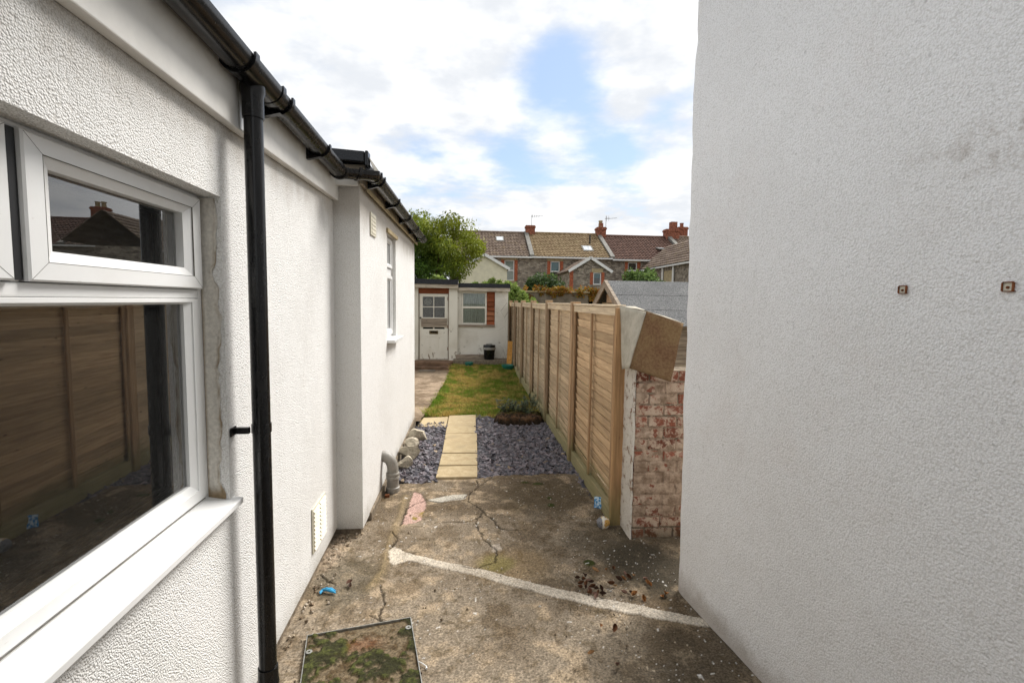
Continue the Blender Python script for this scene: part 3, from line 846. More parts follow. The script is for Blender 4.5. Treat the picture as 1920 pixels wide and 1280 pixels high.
# bare cement patch on the reveal
rz2, rx2 = np.meshgrid(np.linspace(1.0, 2.172, 110), np.linspace(0, 1, 12), indexing='ij')
ex = fbm(rz2, rz2 * 0 + 4, 10, 4, 95)
xx2 = -.079 + rx2 * (.030 + .050 * ex)
cc2 = lerp(np.ones(rz2.shape + (3,)) * np.array(hx('#cfcac0')), hx('#8c7a60'), np.clip(sstep(rx2, .7, 1.0) * sstep(fbm(rz2, rx2, 16, 3, 96), .35, .6) + sstep(rx2, .18, .0) * .8 + (1 - sstep(rz2, 1.02, 1.07)), 0, 1))
gridmesh('reveal_patch', xx2, OY1 - .0015 - .003 * fbm(rz2, rx2, 12, 3, 97), rz2, cc2, M_PATCH, WIN)
mb = MB()
mb.add([(-.082, -3.55, 1.016), (-.082, -1.84, 1.016), (.034, -1.84, .996), (.034, -3.55, .996),
        (-.082, -3.55, .975), (-.082, -1.84, .975), (.034, -1.84, .972), (.034, -3.55, .972)],
       [(0, 1, 2, 3), (7, 6, 5, 4), (0, 4, 5, 1), (1, 5, 6, 2), (2, 6, 7, 3), (3, 7, 4, 0)])
mb.build('sill', M_UPVC, WIN, bevel=.004)
# air grille low on the wall
vb = MB().box(.001, .010, -.80, -.50, .205, .495)
vent = vb.build('air_vent', M_CREAM, LH, bevel=.003)
for i in range(10):
    z = .225 + i * .0265
    for a, b in ((-.785, -.66), (-.645, -.515)):
        MB().add([(.010, a, z + .014), (.010, b, z + .014), (.022, b, z), (.022, a, z), (.010, a, z - .002), (.010, b, z - .002)],
                 [(0, 1, 2, 3), (3, 2, 5, 4), (0, 3, 4), (1, 5, 2)]).build('louvre', M_CREAM, vent)

# ------------------------------------------------------------------ annex
AX = thing('flat_roofed_annex', 'white roughcast annex with narrow window, projecting beyond the house', 'annex', (-.8, 3.76, 0))
EL = 3.61
WY0, WY1, WZ0, WZ1 = 1.20, 1.765, 1.405, 2.445
mb = MB()
wall_holes(mb, lambda u, d, z: (-d, u, z), 0, EL, .05, 2.70, [(WY0, WY1, WZ0, WZ1)], .22)
mb.box(-3.2, -.22, 0, .22, .05, 2.70); mb.box(-3.2, -.22, EL - .22, EL, .05, 2.70); mb.box(-3.2, -3.0, .22, EL - .22, .05, 2.70)
mb.build('wall', M_EXT, AX)
MB().box(-3.2, .018, .25, EL + .0, -.15, .065).build('plinth', M_MORTAR, AX, bevel=.006)
MB().box(-3.2, -.02, .02, EL - .02, -.15, .05).build('footing', M_MORTAR, AX)
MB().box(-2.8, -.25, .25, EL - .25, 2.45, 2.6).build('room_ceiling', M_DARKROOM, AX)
MB().box(.002, .030, -.03, EL + .12, 2.625, 2.735).build('fascia', M_OLDWOODV, AX, bevel=.003)
MB().box(.0305, .036, .10, EL + .11, 2.60, 2.64).build('drip_batten', M_SANDST, AX, bevel=.002)
MB().box(-.30, .004, -.090, -.062, 2.602, 2.656).build('end_board', M_FASC, AX, bevel=.003)
MB().box(-.30, .050, -.060, -.032, 2.657, 2.754).build('upstand_board', M_GREYR, AX)
MB().add([(-3.3, -.03, 2.70), (.055, -.03, 2.70), (.055, EL + .12, 2.70), (-3.3, EL + .12, 2.70), (-3.3, -.03, 3.0), (.055, -.03, 2.80), (.055, EL + .12, 2.80), (-3.3, EL + .12, 3.0)],
         [(0, 3, 2, 1), (4, 5, 6, 7), (0, 1, 5, 4), (1, 2, 6, 5), (2, 3, 7, 6), (3, 0, 4, 7)]).build('roof', M_DFELT, AX)
MB().add([(-3.3, -.11, 2.955), (.060, -.11, 2.757), (.060, -.031, 2.757), (-3.3, -.031, 2.955), (-3.3, -.11, 3.035), (.060, -.11, 2.838), (.060, -.031, 2.838), (-3.3, -.031, 3.035)],
         [(0, 3, 2, 1), (4, 5, 6, 7), (0, 1, 5, 4), (1, 2, 6, 5), (2, 3, 7, 6), (3, 0, 4, 7)]).build('roof_trim', M_BLACK, AX, bevel=.010)
MB().box(.061, .084, -.112, -.02, 2.735, 2.842).build('trim_corner', M_BLACK, AX, bevel=.008)
MB().poly([(.086, -.10, 2.80), (.086, EL + .12, 2.80), (.115, EL + .12, 2.700), (.115, -.02, 2.700)], .003).build('eaves_apron', M_LEAD, AX)
mb = MB()
mb.box(-.10, -.045, WY0, WY1, WZ0, WZ0 + .05); mb.box(-.10, -.045, WY0, WY1, WZ1 - .04, WZ1)
mb.box(-.10, -.045, WY0, WY0 + .05, WZ0 + .05, WZ1 - .04); mb.box(-.10, -.045, WY1 - .05, WY1, WZ0 + .05, WZ1 - .04)
mb.box(-.10, -.045, WY0 + .05, WY1 - .05, 2.055, 2.125)
AW = mb.build('window', M_UPVC, AX, bevel=.004)
ringframe('casement', WY0 + .03, WY1 - .03, WZ0 + .03, 2.05, .06, .06, .06, .05, -.095, -.030, AW)
ringframe('casement', WY0 + .03, WY1 - .03, 2.13, WZ1 - .02, .05, .05, .045, .045, -.095, -.030, AW)
for a in ((WZ0 + .088, 2.0), (2.175, WZ1 - .065)):
    MB().box(-.075, -.055, WY0 + .088, WY1 - .088, *a).build('pane', M_GLASS, AW)
mb = MB(); k_ = 40
vs = []
for i in range(k_ + 1):
    y = WY0 + .02 + (WY1 - WY0 - .04) * i / k_
    for z in (WZ0 + .02, WZ1 - .02): vs.append((-.19 + .014 * math.sin(i * 1.25), y, z))
mb.add(vs, [(2 * i, 2 * i + 2, 2 * i + 3, 2 * i + 1) for i in range(k_)]).build('net_curtain', M_CURT, AW, smooth=True)
MB().box(-.05, .075, WY0 - .03, WY1 + .05, WZ0 - .03, WZ0 + .002).build('sill', M_UPVC, AW, bevel=.006)
MB().box(-.02, .02, WY0 - .04, WY1 + .05, WZ1 + .002, WZ1 + .045).build('lintel', M_SANDST, AW, bevel=.006)
vb = MB().box(.001, .012, .36, .58, 2.32, 2.50).build('air_brick', M_CREAM, AX, bevel=.003)
for i in range(5): MB().box(.0125, .016, .385, .555, 2.34 + i * .032, 2.353 + i * .032).build('louvre', M_CREAM, vb)

# grey soil pipe bending out of the annex wall
SP = thing('soil_pipe', 'grey plastic soil pipe elbow dropping from the annex wall into concrete', 'pipe', (-.705, 4.62, 0))
MB().tube([(-.10, 0, .345), (-.085, 0, .344), (-.055, 0, .335), (-.025, 0, .31), (-.006, 0, .27), (0, 0, .23), (0, 0, .19)], .052, 18).build('elbow', M_GREYP, SP, smooth=True)
MB().lathe([(.001, .19), (.058, .19), (.062, .185), (.062, .165), (.058, .16), (.062, .155), (.062, .13), (.056, .125), (.056, .055), (.064, .05), (.064, .02), (.060, .0), (.06, -.03)], 20).build('collar', M_GREYP, SP, smooth=True)

# ------------------------------------------------------------------ gutter and downpipe
GT = thing('rain_gutter', 'black half round gutter running along the white fascias', 'gutter', tuple(Lw(.10, -1.8, 2.6)))
def arc(r_, a0, a1, n): return [(r_ * math.cos(a0 + (a1 - a0) * i / n), r_ * math.sin(a0 + (a1 - a0) * i / n)) for i in range(n + 1)]
def half(ro, ri, a0=R(180), a1=R(360), n=14, dz=0): return [(a, b + dz) for a, b in arc(ro, a0, a1, n)] + [(a, b + dz) for a, b in arc(ri, a1, a0, n)]
gz = 2.675
g0, g1 = Lw(.100, -7.5, gz + .0), Lw(.100, -.36, gz)
p2, p3 = Vector((-.695, 3.66, gz + .022)), Vector((-.695, 7.62, gz + .034))
prof = half(.058, .054)
# small rolled front lip
MB().sweep([g0, g1], prof).build('channel', M_BLACK, GT, world=True, smooth=True)
MB().sweep([g1 - (g1 - g0).normalized() * .03, g1, p2, p2 + Vector((0, .06, 0))], half(.0625, .0585)).build('elbow', M_BLACK, GT, world=True, smooth=True)
MB().sweep([p2, p3], prof).build('channel', M_BLACK, GT, world=True, smooth=True)
def clip(c, d, wdt=.030, plate=True, ro=.068):
    d = d.normalized()
    MB().sweep([c - d * wdt / 2, c + d * wdt / 2], half(ro, .0585, R(176), R(368))).build('bracket', M_BLACK, GT, world=True, smooth=True)
    if plate:
        s_ = d.cross(Vector((0, 0, 1)))
        a_ = [c - s_ * .060 + Vector((0, 0, .01)), c - s_ * .060 - Vector((0, 0, .085)), c - s_ * .045 - Vector((0, 0, .085)), c + s_ * .02 - Vector((0, 0, .068)), c - s_ * .045 - Vector((0, 0, .055))]
        MB().poly([p - d * wdt * .5 for p in a_], -wdt).build('bracket_plate', M_BLACK, GT, world=True)
dl = g1 - g0
for y in (-5.0, -3.2, -1.52, -.86): clip(Lw(.100, y, gz), dl)
clip(Lw(.100, -1.93, gz), dl, .035, False); clip(Lw(.100, -1.64, gz), dl, .035, False)
clip(g1, dl, .03, False); clip(p2 + Vector((0, .06, 0)), p3 - p2, .03, False); clip(g1.lerp(p2, .55), p2 - g1, .022, False)
for y in (3.86, 4.65, 5.5, 6.35, 7.2): clip(Vector((-.695, y, gz + .024)), p3 - p2)
MB().sweep([p3 - Vector((0, .004, 0)), p3 + Vector((0, .006, 0))], half(.0585, .001)).build('stop_end', M_BLACK, GT, world=True)
# running outlet
PXo, PYo = .092, -1.79
oc = Lw(PXo, PYo, 0)
MB().sweep([Lw(.100, -1.91, gz - .001), Lw(.100, -1.66, gz - .001)], half(.064, .0585)).build('outlet', M_BLACK, GT, world=True, smooth=True)

DP = thing('downpipe', 'black plastic rainwater downpipe in front of the white house wall', 'downpipe', (oc.x, oc.y, 0), LA)
MB().tube([(0, 0, .004), (0, 0, 2.575)], .035, 24).build('pipe', M_BLACK, DP, smooth=True)
MB().lathe([(.0355, 2.50), (.040, 2.50), (.040, 2.58), (.046, 2.60), (.046, 2.624)], 24).build('socket', M_BLACK, DP, smooth=True)
MB().lathe([(.0355, .225), (.040, .225), (.0405, .165), (.043, .16), (.043, .145), (.0355, .143)], 24).build('socket', M_BLACK, DP, smooth=True)
mb = MB().lathe([(.0355, 1.250), (.0385, 1.250), (.0385, 1.285), (.0355, 1.285)], 24)
CL = mb.build('pipe_clip', M_BLACK, DP, smooth=True)
MB().box(-.088, -.030, -.052, -.032, 1.254, 1.280).box(-.090, -.084, -.082, -.030, 1.25, 1.286).build('clip_ear', M_BLACK, CL, bevel=.003)

# ------------------------------------------------------------------ right house
RA = math.atan2(.088, .76)
RH = thing('rendered_neighbour_house', 'tall pale grey roughcast house wall filling the right side', 'house', (1.309, 2.881, 0), RA)
# local y runs away from the camera along the face, x points into the building
yy = np.concatenate([np.linspace(-9, -2.6, 30), np.arange(-2.55, 0.0, .03), [0.0]])
zz = np.concatenate([np.arange(0.012, 4.2, .03), np.linspace(4.3, 7.0, 20)])
YY, ZZ = np.meshgrid(yy, zz)
lean = .016 * ZZ * (YY > -.5) * sstep(YY, -.5, 0) + (fbm(ZZ, ZZ * 0, 4, 4, 61) - .5) * .035 * sstep(YY, -.25, 0)
XX = (fbm(YY, ZZ, 1.3, 3, 62) - .5) * .022 + .012 * sstep(YY, -.05, 0)
mb = MB()
ny, nx = YY.shape
Yv = YY + lean
vs = [(float(XX[j, i]), float(Yv[j, i]), float(ZZ[j, i])) for j in range(ny) for i in range(nx)]
fs = [(j * nx + i, j * nx + i + 1, (j + 1) * nx + i + 1, (j + 1) * nx + i) for j in range(ny - 1) for i in range(nx - 1)]
o_ = len(vs)
for j in range(ny):                       # return face at the end of the wall
    vs.append((.05, float(Yv[j, -1]) + .006, float(ZZ[j, -1]))); vs.append((5.5, float(Yv[j, -1]) + .01, float(ZZ[j, -1])))
for j in range(ny - 1):
    a, b = j * nx + nx - 1, (j + 1) * nx + nx - 1
    c, d = o_ + 2 * j, o_ + 2 * j + 2
    fs += [(a, c, d, b), (c, c + 1, d + 1, d)]
mb.add(vs, fs)
mb.add([(0, -9, 0), (5.5, -9, 0), (5.5, -9, 7), (0, -9, 7), (5.5, .07, 0), (5.5, .07, 7), (0, .07, 7)], [(0, 1, 2, 3), (1, 4, 5, 2), (3, 2, 5, 6)])
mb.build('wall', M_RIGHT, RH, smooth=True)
MB().box(.02, 5.5, -9, -.004, -.15, .012).build('footing', M_MORTAR, RH)
MB().add([(-.2, -9.2, 7.0), (5.7, -9.2, 7.0), (5.7, .3, 7.0), (-.2, .3, 7.0), (2.7, -9.2, 9.2), (2.7, .3, 9.2)], [(0, 1, 2, 3), (0, 4, 5, 3), (1, 2, 5, 4), (0, 1, 4), (2, 3, 5)]).build('roof', M_TILE[0], RH)
for y, z, t in ((-1.326, 1.858, 0), (-1.628, 1.860, .1)):
    mb = MB(); hs, tk = .0115, .0025
    mb.box(-.005, .006, y - hs, y + hs, z - hs, z + hs)
    b_ = mb.build('wall_bracket', M_CREAM if t == 0 else M_CREAM, RH)
    mb = MB()
    for a in ((y - hs - tk, y - hs, z - hs - tk, z + hs), (y + hs, y + hs + tk, z - hs, z + hs), (y - hs, y + hs, z + hs, z + hs + tk), (y - hs - .006, y + hs, z - hs - tk, z - hs - .0002)):
        mb.box(-.010, .004, *a)
    mb.build('rusty_rim', M_RUST, b_)
    MB().tube([(-.008, y, z - .002), (.0, y, z - .002)], .004, 10).build('screw', M_RUST, b_)

# ------------------------------------------------------------------ fence
FN = thing('timber_fence', 'weathered overlap timber panel fence along the right of the garden', 'fence', (1.19, 3.83, 0))
posts = [5.45, 7.30, 9.10, 10.85, 12.55, 14.15]
FXc = 1.20
def fcol(y, k=1.0):
    t = min(1, max(0, (y - 4.2) / 3.2))
    a, b = np.array((1.13, 1.0, .84)), np.array((.98, .98, .96))
    v = (a * (1 - t) + b * t) * rnd.uniform(.78, 1.14) * k
    return (*v, 1)
slat_mesh = {}
def slat(y0, y1, z, hgt):
    key = round(y1 - y0, 3)
    vs_k = (key, rnd.randrange(3))
    if vs_k not in slat_mesh:
        mb = MB(); n = 7
        vs, fs = [], []
        for i in range(n):
            y = (y1 - y0) * i / (n - 1); dz = rnd.uniform(-.006, .004); dt = rnd.uniform(-.003, .003)
            vs += [(.004, y, dz - .012), (.014, y, dz - .012), (-.006 + dt, y, hgt - .018 + dz), (-.015 + dt, y, hgt - .018 + dz)]
        for i in range(n - 1):
            a = i * 4
            for k in range(4): fs.append((a + k, a + (k + 1) % 4, a + 4 + (k + 1) % 4, a + 4 + k))
        fs += [(0, 1, 2, 3), tuple(4 * (n - 1) + k for k in (3, 2, 1, 0))]
        slat_mesh[vs_k] = mb.add(vs, fs).build('slat', M_SLAT, FN)
        o = slat_mesh[vs_k]
    else:
        o = slat_mesh[vs_k].copy(); C.objects.link(o)
    o.location = (FXc - 1.19, y0 - 3.83, z)
    o.color = fcol((y0 + y1) / 2)
    o.rotation_euler = (rnd.gauss(0, .0025), 0, 0)
prev = 3.84
for bi, py in enumerate(posts):
    a, b = prev + (.0 if bi == 0 else .052), py - .052
    top = 1.772 + rnd.uniform(-.006, .006) - .006 * bi
    base = .0 + float(lawn_h((a + b) / 2)) * .8
    zb = base + .14
    nS = 19
    sp_ = (top - .07 - zb) / nS
    for i in range(nS): slat(a, b, zb + i * sp_ + rnd.uniform(-.004, .004), sp_ + .018)
    L = lambda x, y, z: (x - 1.19, y - 3.83, z)
    for yb in (a + .002, (a + b) / 2 - .02, b - .04):
        o = MB().box(0, .020, 0, .038, zb + .0, top - .071).build('batten', M_POST, FN, bevel=.003)
        o.location = (FXc - .051 - 1.19, yb - 3.83, 0); o.color = fcol(yb, .92)
    o = MB().box(-.050, .024, 0, b - a, 0, .068).build('top_rail', M_SLAT, FN, bevel=.004)
    o.location = (FXc - 1.19, a - 3.83, top - .07); o.color = (1.2, 1.2, 1.16, 1)
    o = MB().box(-.058, .034, 0, b - a, 0, .018).build('capping', M_SLAT, FN, bevel=.003)
    o.location = (FXc - 1.19, a - 3.83, top); o.color = (1.2, 1.22, 1.2, 1)
    o = MB().box(-.046, .0, 0, b - a, 0, .138).build('gravel_board', M_SLAT, FN, bevel=.004)
    o.location = (FXc - 1.19, a - 3.83, base - .0); o.color = (.84, .84, .72, 1)
    o = MB().box(-.05, .05, -.05, .05, -.1, 1.815 + rnd.uniform(-.01, .012)).build('post', M_POST, FN, bevel=.004)
    o.location = (FXc - .022 - 1.19, py - 3.83, 0); o.color = fcol(py, .95 if bi else 1.0)
    prev = py
o = MB().box(-.03, .06, -.03, .022, -.02, 1.76).build('end_post', M_POST, FN, bevel=.004)
o.location = (FXc - .02 - 1.19, .0, 0); o.color = (1.1, .92, .7, 1)

# ------------------------------------------------------------------ brick pier
BP = thing('brick_pier', 'old red brick pier with flaking white paint at the fence end', 'pier', (1.245, 3.56, 0))
PW, PD, CH = .56, .235, .0865
MB().box(.012, PW - .01, .012, PD, -.1, 1.30).build('mortar_core', M_MORTAR, BP)
BR = {}
def brick(x, y, z, lx, ly, lz):
    key = (round(lx, 2), round(ly, 2), rnd.randrange(3))
    if key not in BR:
        me = bpy.data.meshes.new('brick')
        bm = bmesh.new()
        bmesh.ops.create_cube(bm, size=1)
        bmesh.ops.scale(bm, vec=(lx, ly, lz), verts=bm.verts)
        bmesh.ops.bevel(bm, geom=bm.edges[:], offset=.006, segments=1, affect='EDGES')
        for v in bm.verts: v.co += Vector((rnd.uniform(-1, 1), rnd.uniform(-1, 1), rnd.uniform(-1, 1))) * .0035
        bm.to_mesh(me); bm.free()
        me.materials.append(M_BRICK); BR[key] = me
    o = link('brick', BR[key], BP, loc=(x, y, z))
    v = rnd.uniform(.55, 1.1); o.color = (*(np.array(hx('#8a5545')) * v + np.array(hx('#7a5a48')) * .15 * rnd.random()), 1)
for c in range(15):
    z = .005 + c * CH + CH / 2
    x = 0.0; k = 0
    wide = (.223, .223, .11) if c % 2 else (.106, .223, .223)
    for wd_ in wide:
        x1 = min(x + wd_, PW)
        if x1 - x > .03:
            brick((x + x1 - .011) / 2, .055 + rnd.uniform(-.004, .004), z, x1 - x - .011, .108, CH - .012)
        x = x1
    brick(.055, .173, z, .108, .106, CH - .012)
# mortar smeared over the brick faces, thick low down and patchy higher up
mz, mx = np.meshgrid(np.linspace(.12, 1.29, 150), np.linspace(.0, PW, 70), indexing='ij')
mn = fbm(mx, mz, 9, 5, 91); mf = fbm(mx, mz, 40, 3, 92)
cvr = .0 + .020 * (mn - .5) * 1.6 + .007 * (mf - .5) + np.interp(mz, [.1, .18, .3, .62, .8, 1.29], [-.012, -.001, .006, .005, -.002, -.006])
jc = np.abs(((mz - .005) / CH) % 1 - .0); jn = np.minimum(jc, 1 - jc)
crs = np.floor((mz - .005) / CH).astype(int) % 2
jx = np.where(crs == 1, np.minimum(np.abs(mx - .223), np.abs(mx - .446)), np.minimum(np.abs(mx - .106), np.abs(mx - .329)))
cvr = cvr - .006 * (jn < .09) * (mf > .42) - .009 * (jx < .010) * (mn > .46)
vs = [(float(mx[j, i]), float(-cvr[j, i] + .002), float(mz[j, i])) for j in range(150) for i in range(70)]
MB().add(vs, [(j * 70 + i, j * 70 + i + 1, (j + 1) * 70 + i + 1, (j + 1) * 70 + i) for j in range(149) for i in range(69)]).build('mortar_smear', M_SMEAR, BP, smooth=True)
# flaking painted face towards the yard
nz, nyy = 70, 14
vs = []
for j in range(nz):
    for i in range(nyy):
        z = .01 + 1.35 * j / (nz - 1); y = -.006 + .236 * i / (nyy - 1)
        e_ = (float(fbm(np.array([z]), np.array([1.]), 9, 3, 71)[0]) - .5) * .03 if i == 0 else 0
        vs.append((-.007 - .010 * float(fbm(np.array([y * 1.]), np.array([z * 1.]), 14, 3, 72)[0]), y + e_, z))
fs = [(j * nyy + i, j * nyy + i + 1, (j + 1) * nyy + i + 1, (j + 1) * nyy + i) for j in range(nz - 1) for i in range(nyy - 1)]
pc_ = MB().add(vs, fs).build('painted_render', M_LIME, BP)
sm = pc_.modifiers.new('thick', 'SOLIDIFY'); sm.thickness = .012; sm.offset = 0

# folded sheet over the pier
SH = thing('folded_sheet', 'folded stiff sheet, grey white and rusty brown, capping the brick pier', 'sheet', (1.245, 3.56, 1.72))
def atY(px, py, Y):
    v = ray(px, py); t = Y / v.y
    return Vector((v.x * t, Y, H + v.z * t))
def panel(name, q4, m_, bul, nu=14, nv=14):
    a, b, c, d = q4
    n = (b - a).cross(d - a).normalized()
    mb = MB(); vs = []
    for j in range(nv + 1):
        for i in range(nu + 1):
            u, v = i / nu, j / nv
            p = a * (1 - u) * (1 - v) + b * u * (1 - v) + c * u * v + d * (1 - u) * v
            vs.append(p + n * (bul * math.sin(math.pi * u) * math.sin(math.pi * v) + .008 * (vnoise(np.array([u * 3.]), np.array([v * 3.]), 3)[0] - .5)))
    mb.add(vs, [(j * (nu + 1) + i, j * (nu + 1) + i + 1, (j + 1) * (nu + 1) + i + 1, (j + 1) * (nu + 1) + i) for j in range(nv) for i in range(nu)])
    o = mb.build(name, m_, SH, world=True, smooth=True)
    s_ = o.modifiers.new('thick', 'SOLIDIFY'); s_.thickness = .005; s_.offset = 0
    return o
fA, fB = atY(1211, 584, 3.47), atY(1179, 690, 3.43)
panel('pale_flap', (atY(1163, 574, 3.80), fA, fB, atY(1167, 692, 3.74)), M_BOARDW, .0)
panel('brown_flap', (fA + Vector((.004, 0, 0)), atY(1281, 607, 3.56), atY(1258, 716, 3.42), fB + Vector((.004, 0, 0))), M_BOARDB, .035)
panel('top_flap', (atY(1163, 573.5, 3.80), atY(1190, 575, 3.95), atY(1283, 606, 3.60), fA + Vector((.002, .003, .003))), M_BOARDW, .0, 8, 8)
MB().box(1.36, 1.80, 3.58, 3.82, 1.735 - .26, 1.735 - .06).build('packing_block', M_BOARDB, SH, world=True) if False else None

# ------------------------------------------------------------------ neighbour's shed beyond the fence
NS = thing('felt_roofed_shed', 'garden shed with grey felt roof standing behind the timber fence', 'shed', (3.4, 8.0, 0))
sx0, sx1, ry, ey, rz_, ez = 2.22, 5.0, 8.0, 6.72, 2.15, 1.50
sl = Vector((0, ey - ry, ez - rz_))
mb = MB()
for sgn in (1, -1):
    y_e = ry + (ey - ry) * sgn
    for k in range(3):                    # three overlapping felt strips per slope
        t0, t1 = k / 3, (k + 1) / 3 + .03
        ya, yb_ = ry + (y_e - ry) * t0, ry + (y_e - ry) * min(t1, 1.02)
        za, zb_ = rz_ + (ez - rz_) * t0 + .004 * (3 - k), rz_ + (ez - rz_) * min(t1, 1.02) + .004 * (3 - k)
        mb.poly([(sx0, yb_, zb_), (sx1, yb_, zb_), (sx1, ya, za), (sx0, ya, za)][::sgn], .012)
mb.build('roof', M_FELT, NS, world=True)
MB().poly([(sx0, 6.95, 0), (sx0, 9.05, 0), (sx0, 9.05, 1.60), (sx0, 8.0, 2.10), (sx0, 6.95, 1.60)], -.0 + .02)
bz = lambda y: rz_ - .05 - abs(y - ry) * (rz_ - ez) / (ry - ey)
for i in range(14):                       # boarded gable
    z0, z1 = .05 + i * .145, .05 + (i + 1) * .145 + .012
    hw = 1.10
    if bz(ry + hw) < z1: hw = max(.03, (rz_ - .06 - z1) * (ry - ey) / (rz_ - ez))
    if z1 > rz_ - .07: break
    o = MB().box(sx0 + .10, sx0 + .118, ry - min(hw, 1.1), ry + min(hw, 1.1), z0, z1).build('board', M_SLAT, NS, world=True)
    o.color = (.75 * rnd.uniform(.85, 1.1), .66, .6, 1)
MB().box(sx0 + .12, sx1 - .1, ry - 1.1, ry + 1.1, -.1, 1.55).build('wall', M_OLDWOOD, NS, world=True)
for sgn in (1, -1):
    e_ = Vector((sx0, ry - sgn * (ry - ey) * 1.03, ez - .02 - .05))
    MB().bar(Vector((sx0 - .012, ry, rz_ - .05)), e_, .022, .10, (1, 0, 0) if False else (0, 0, 1)).build('bargeboard', M_OLDWOOD, NS, world=True)
    MB().bar(Vector((sx0 - .004, ry, rz_ + .012)), e_ + Vector((.008, 0, .065)), .05, .016).build('verge_batten', M_OLDWOOD, NS, world=True)

# ------------------------------------------------------------------ outhouse at the end of the garden
OH = thing('garden_outhouse', 'shabby white outhouse with panelled door and window at garden end', 'outhouse', (-.2, 13.6, 0))
yF = 13.6
to = lambda u, d, z: (u, yF + d, z)
mb = MB(); wall_holes(mb, to, -.50, 1.06, .20, 2.12, [(-.215, .70, 1.15, 2.055)], .20)
mb.box(-.50, 1.06, 15.3, 15.5, 0, 2.12); mb.box(.86, 1.06, yF + .2, 15.3, .1, 2.12)
mb.build('wall', M_OUTWALL, OH, world=True)
mb = MB(); wall_holes(mb, lambda u, d, z: (u, yF - .10 + d, z), -2.6, -.315, .10, 2.20, [(-1.365, -.545, .10, 2.13)], .22)
mb.box(-2.6, -2.4, yF + .12, 15.5, 0, 2.2)
mb.build('porch_wall', M_PEEL, OH, world=True)
MB().add([(-2.75, 13.36, 2.245), (-.305, 13.36, 2.225), (-.305, 15.6, 2.14), (-2.75, 15.6, 2.14), (-2.75, 13.36, 2.375), (-.305, 13.36, 2.36), (-.305, 15.6, 2.27), (-2.75, 15.6, 2.27)],
         [(0, 3, 2, 1), (4, 5, 6, 7), (0, 1, 5, 4), (1, 2, 6, 5), (2, 3, 7, 6), (3, 0, 4, 7)]).build('porch_roof', M_DFELT, OH, world=True)
MB().box(-2.7, -.31, 13.385, 13.43, 2.13, 2.243).build('porch_fascia', M_PALEWOOD, OH, world=True, bevel=.004)
MB().add([(-.30, 13.44, 2.16), (1.10, 13.44, 2.16), (1.10, 15.6, 2.08), (-.30, 15.6, 2.08), (-.30, 13.44, 2.272), (1.10, 13.44, 2.272), (1.10, 15.6, 2.20), (-.30, 15.6, 2.20)],
         [(0, 3, 2, 1), (4, 5, 6, 7), (0, 1, 5, 4), (1, 2, 6, 5), (2, 3, 7, 6), (3, 0, 4, 7)]).build('roof', M_DFELT, OH, world=True)
MB().box(-.296, 1.095, 13.455, 13.50, 2.065, 2.158).build('fascia', M_PALEWOOD, OH, world=True, bevel=.004)
MB().box(-.318, -.299, 13.39, 13.75, 2.09, 2.30).build('fascia_end', M_PALEWOOD, OH, world=True, bevel=.004)
MB().box(-1.363, -.547, yF - .06, yF - .02, 1.985, 2.128).build('door_head_board', M_SHINGLE, OH, world=True)
for x in (-1.363, -.567): MB().box(x, x + .02, yF - .09, yF - .03, .21, 1.984).build('door_jamb', M_OLDWOODV, OH, world=True)
mb = MB(); dy0, dy1 = yF - .055, yF - .02
wall_holes(mb, lambda u, d, z: (u, dy0 + d, z), -1.335, -.575, .215, 1.975,
           [(-1.25, -.965, 1.635, 1.90), (-.945, -.66, 1.635, 1.90), (-1.25, -.965, 1.34, 1.615), (-.945, -.66, 1.34, 1.615), (-1.245, -.97, 1.03, 1.075), (-.94, -.665, 1.03, 1.075)], .035)
DO = mb.build('door', M_PEEL, OH, world=True)
for a in ((-1.25, -.965, 1.635, 1.90), (-.945, -.66, 1.635, 1.90), (-1.25, -.965, 1.34, 1.615), (-.945, -.66, 1.34, 1.615)):
    MB().box(a[0], a[1], dy0 + .015, dy0 + .02, a[2], a[3]).build('pane', M_GLASS1, DO, world=True)
MB().box(-1.29, -.60, dy0 - .018, dy0 - .001, 1.09, 1.315).build('patch_board', M_OLDWOOD, DO, world=True)
for a, b in ((-1.225, -1.075), (-1.045, -.87), (-.84, -.685)):
    mb = MB()
    for q_ in ((a, a + .012, .40, .84), (b - .012, b, .40, .84), (a + .012, b - .012, .40, .412), (a + .012, b - .012, .828, .84)): mb.box(q_[0], q_[1], dy0 - .008, dy0 + .001, q_[2], q_[3])
    mb.build('panel_moulding', M_PEEL, DO, world=True)
MB().box(-1.075, -.835, dy0 - .012, dy0 - .001, .895, .985).build('letterbox', M_BRASS, DO, world=True, bevel=.003)
MB().box(-1.04, -.87, dy0 - .016, dy0 - .0125, .925, .96).build('letter_flap', M_SLOT, DO, world=True)
MB().tube([(-1.305, dy0 - .04, 1.33), (-1.305, dy0 + .005, 1.33)], .022, 10).build('door_knob', M_GASK, DO, world=True)
for z in (.45, 1.05, 1.80): MB().box(-.588, -.562, dy0 - .012, dy0 - .001, z, z + .09).build('hinge', M_RUST, DO, world=True)
mb = MB()
for k_ in range(3):
    r1, r2 = .095 - k_ * .035, .078 - k_ * .035
    mb.lathe([(r2, 0), (r1, 0), (r1, .02), (r2, .02), (r2, 0)], 20)
FANV = [(x - 1.115, yF + .02 + z, 1.765 + y) for x, y, z in mb.v]; mb.v = FANV
mb.build('round_ventilator', M_GREYP, DO, world=True)
MB().box(-2.3, -.55, yF + .5, yF + .54, .2, 2.1).build('inner_wall', M_SLOT, OH, world=True)
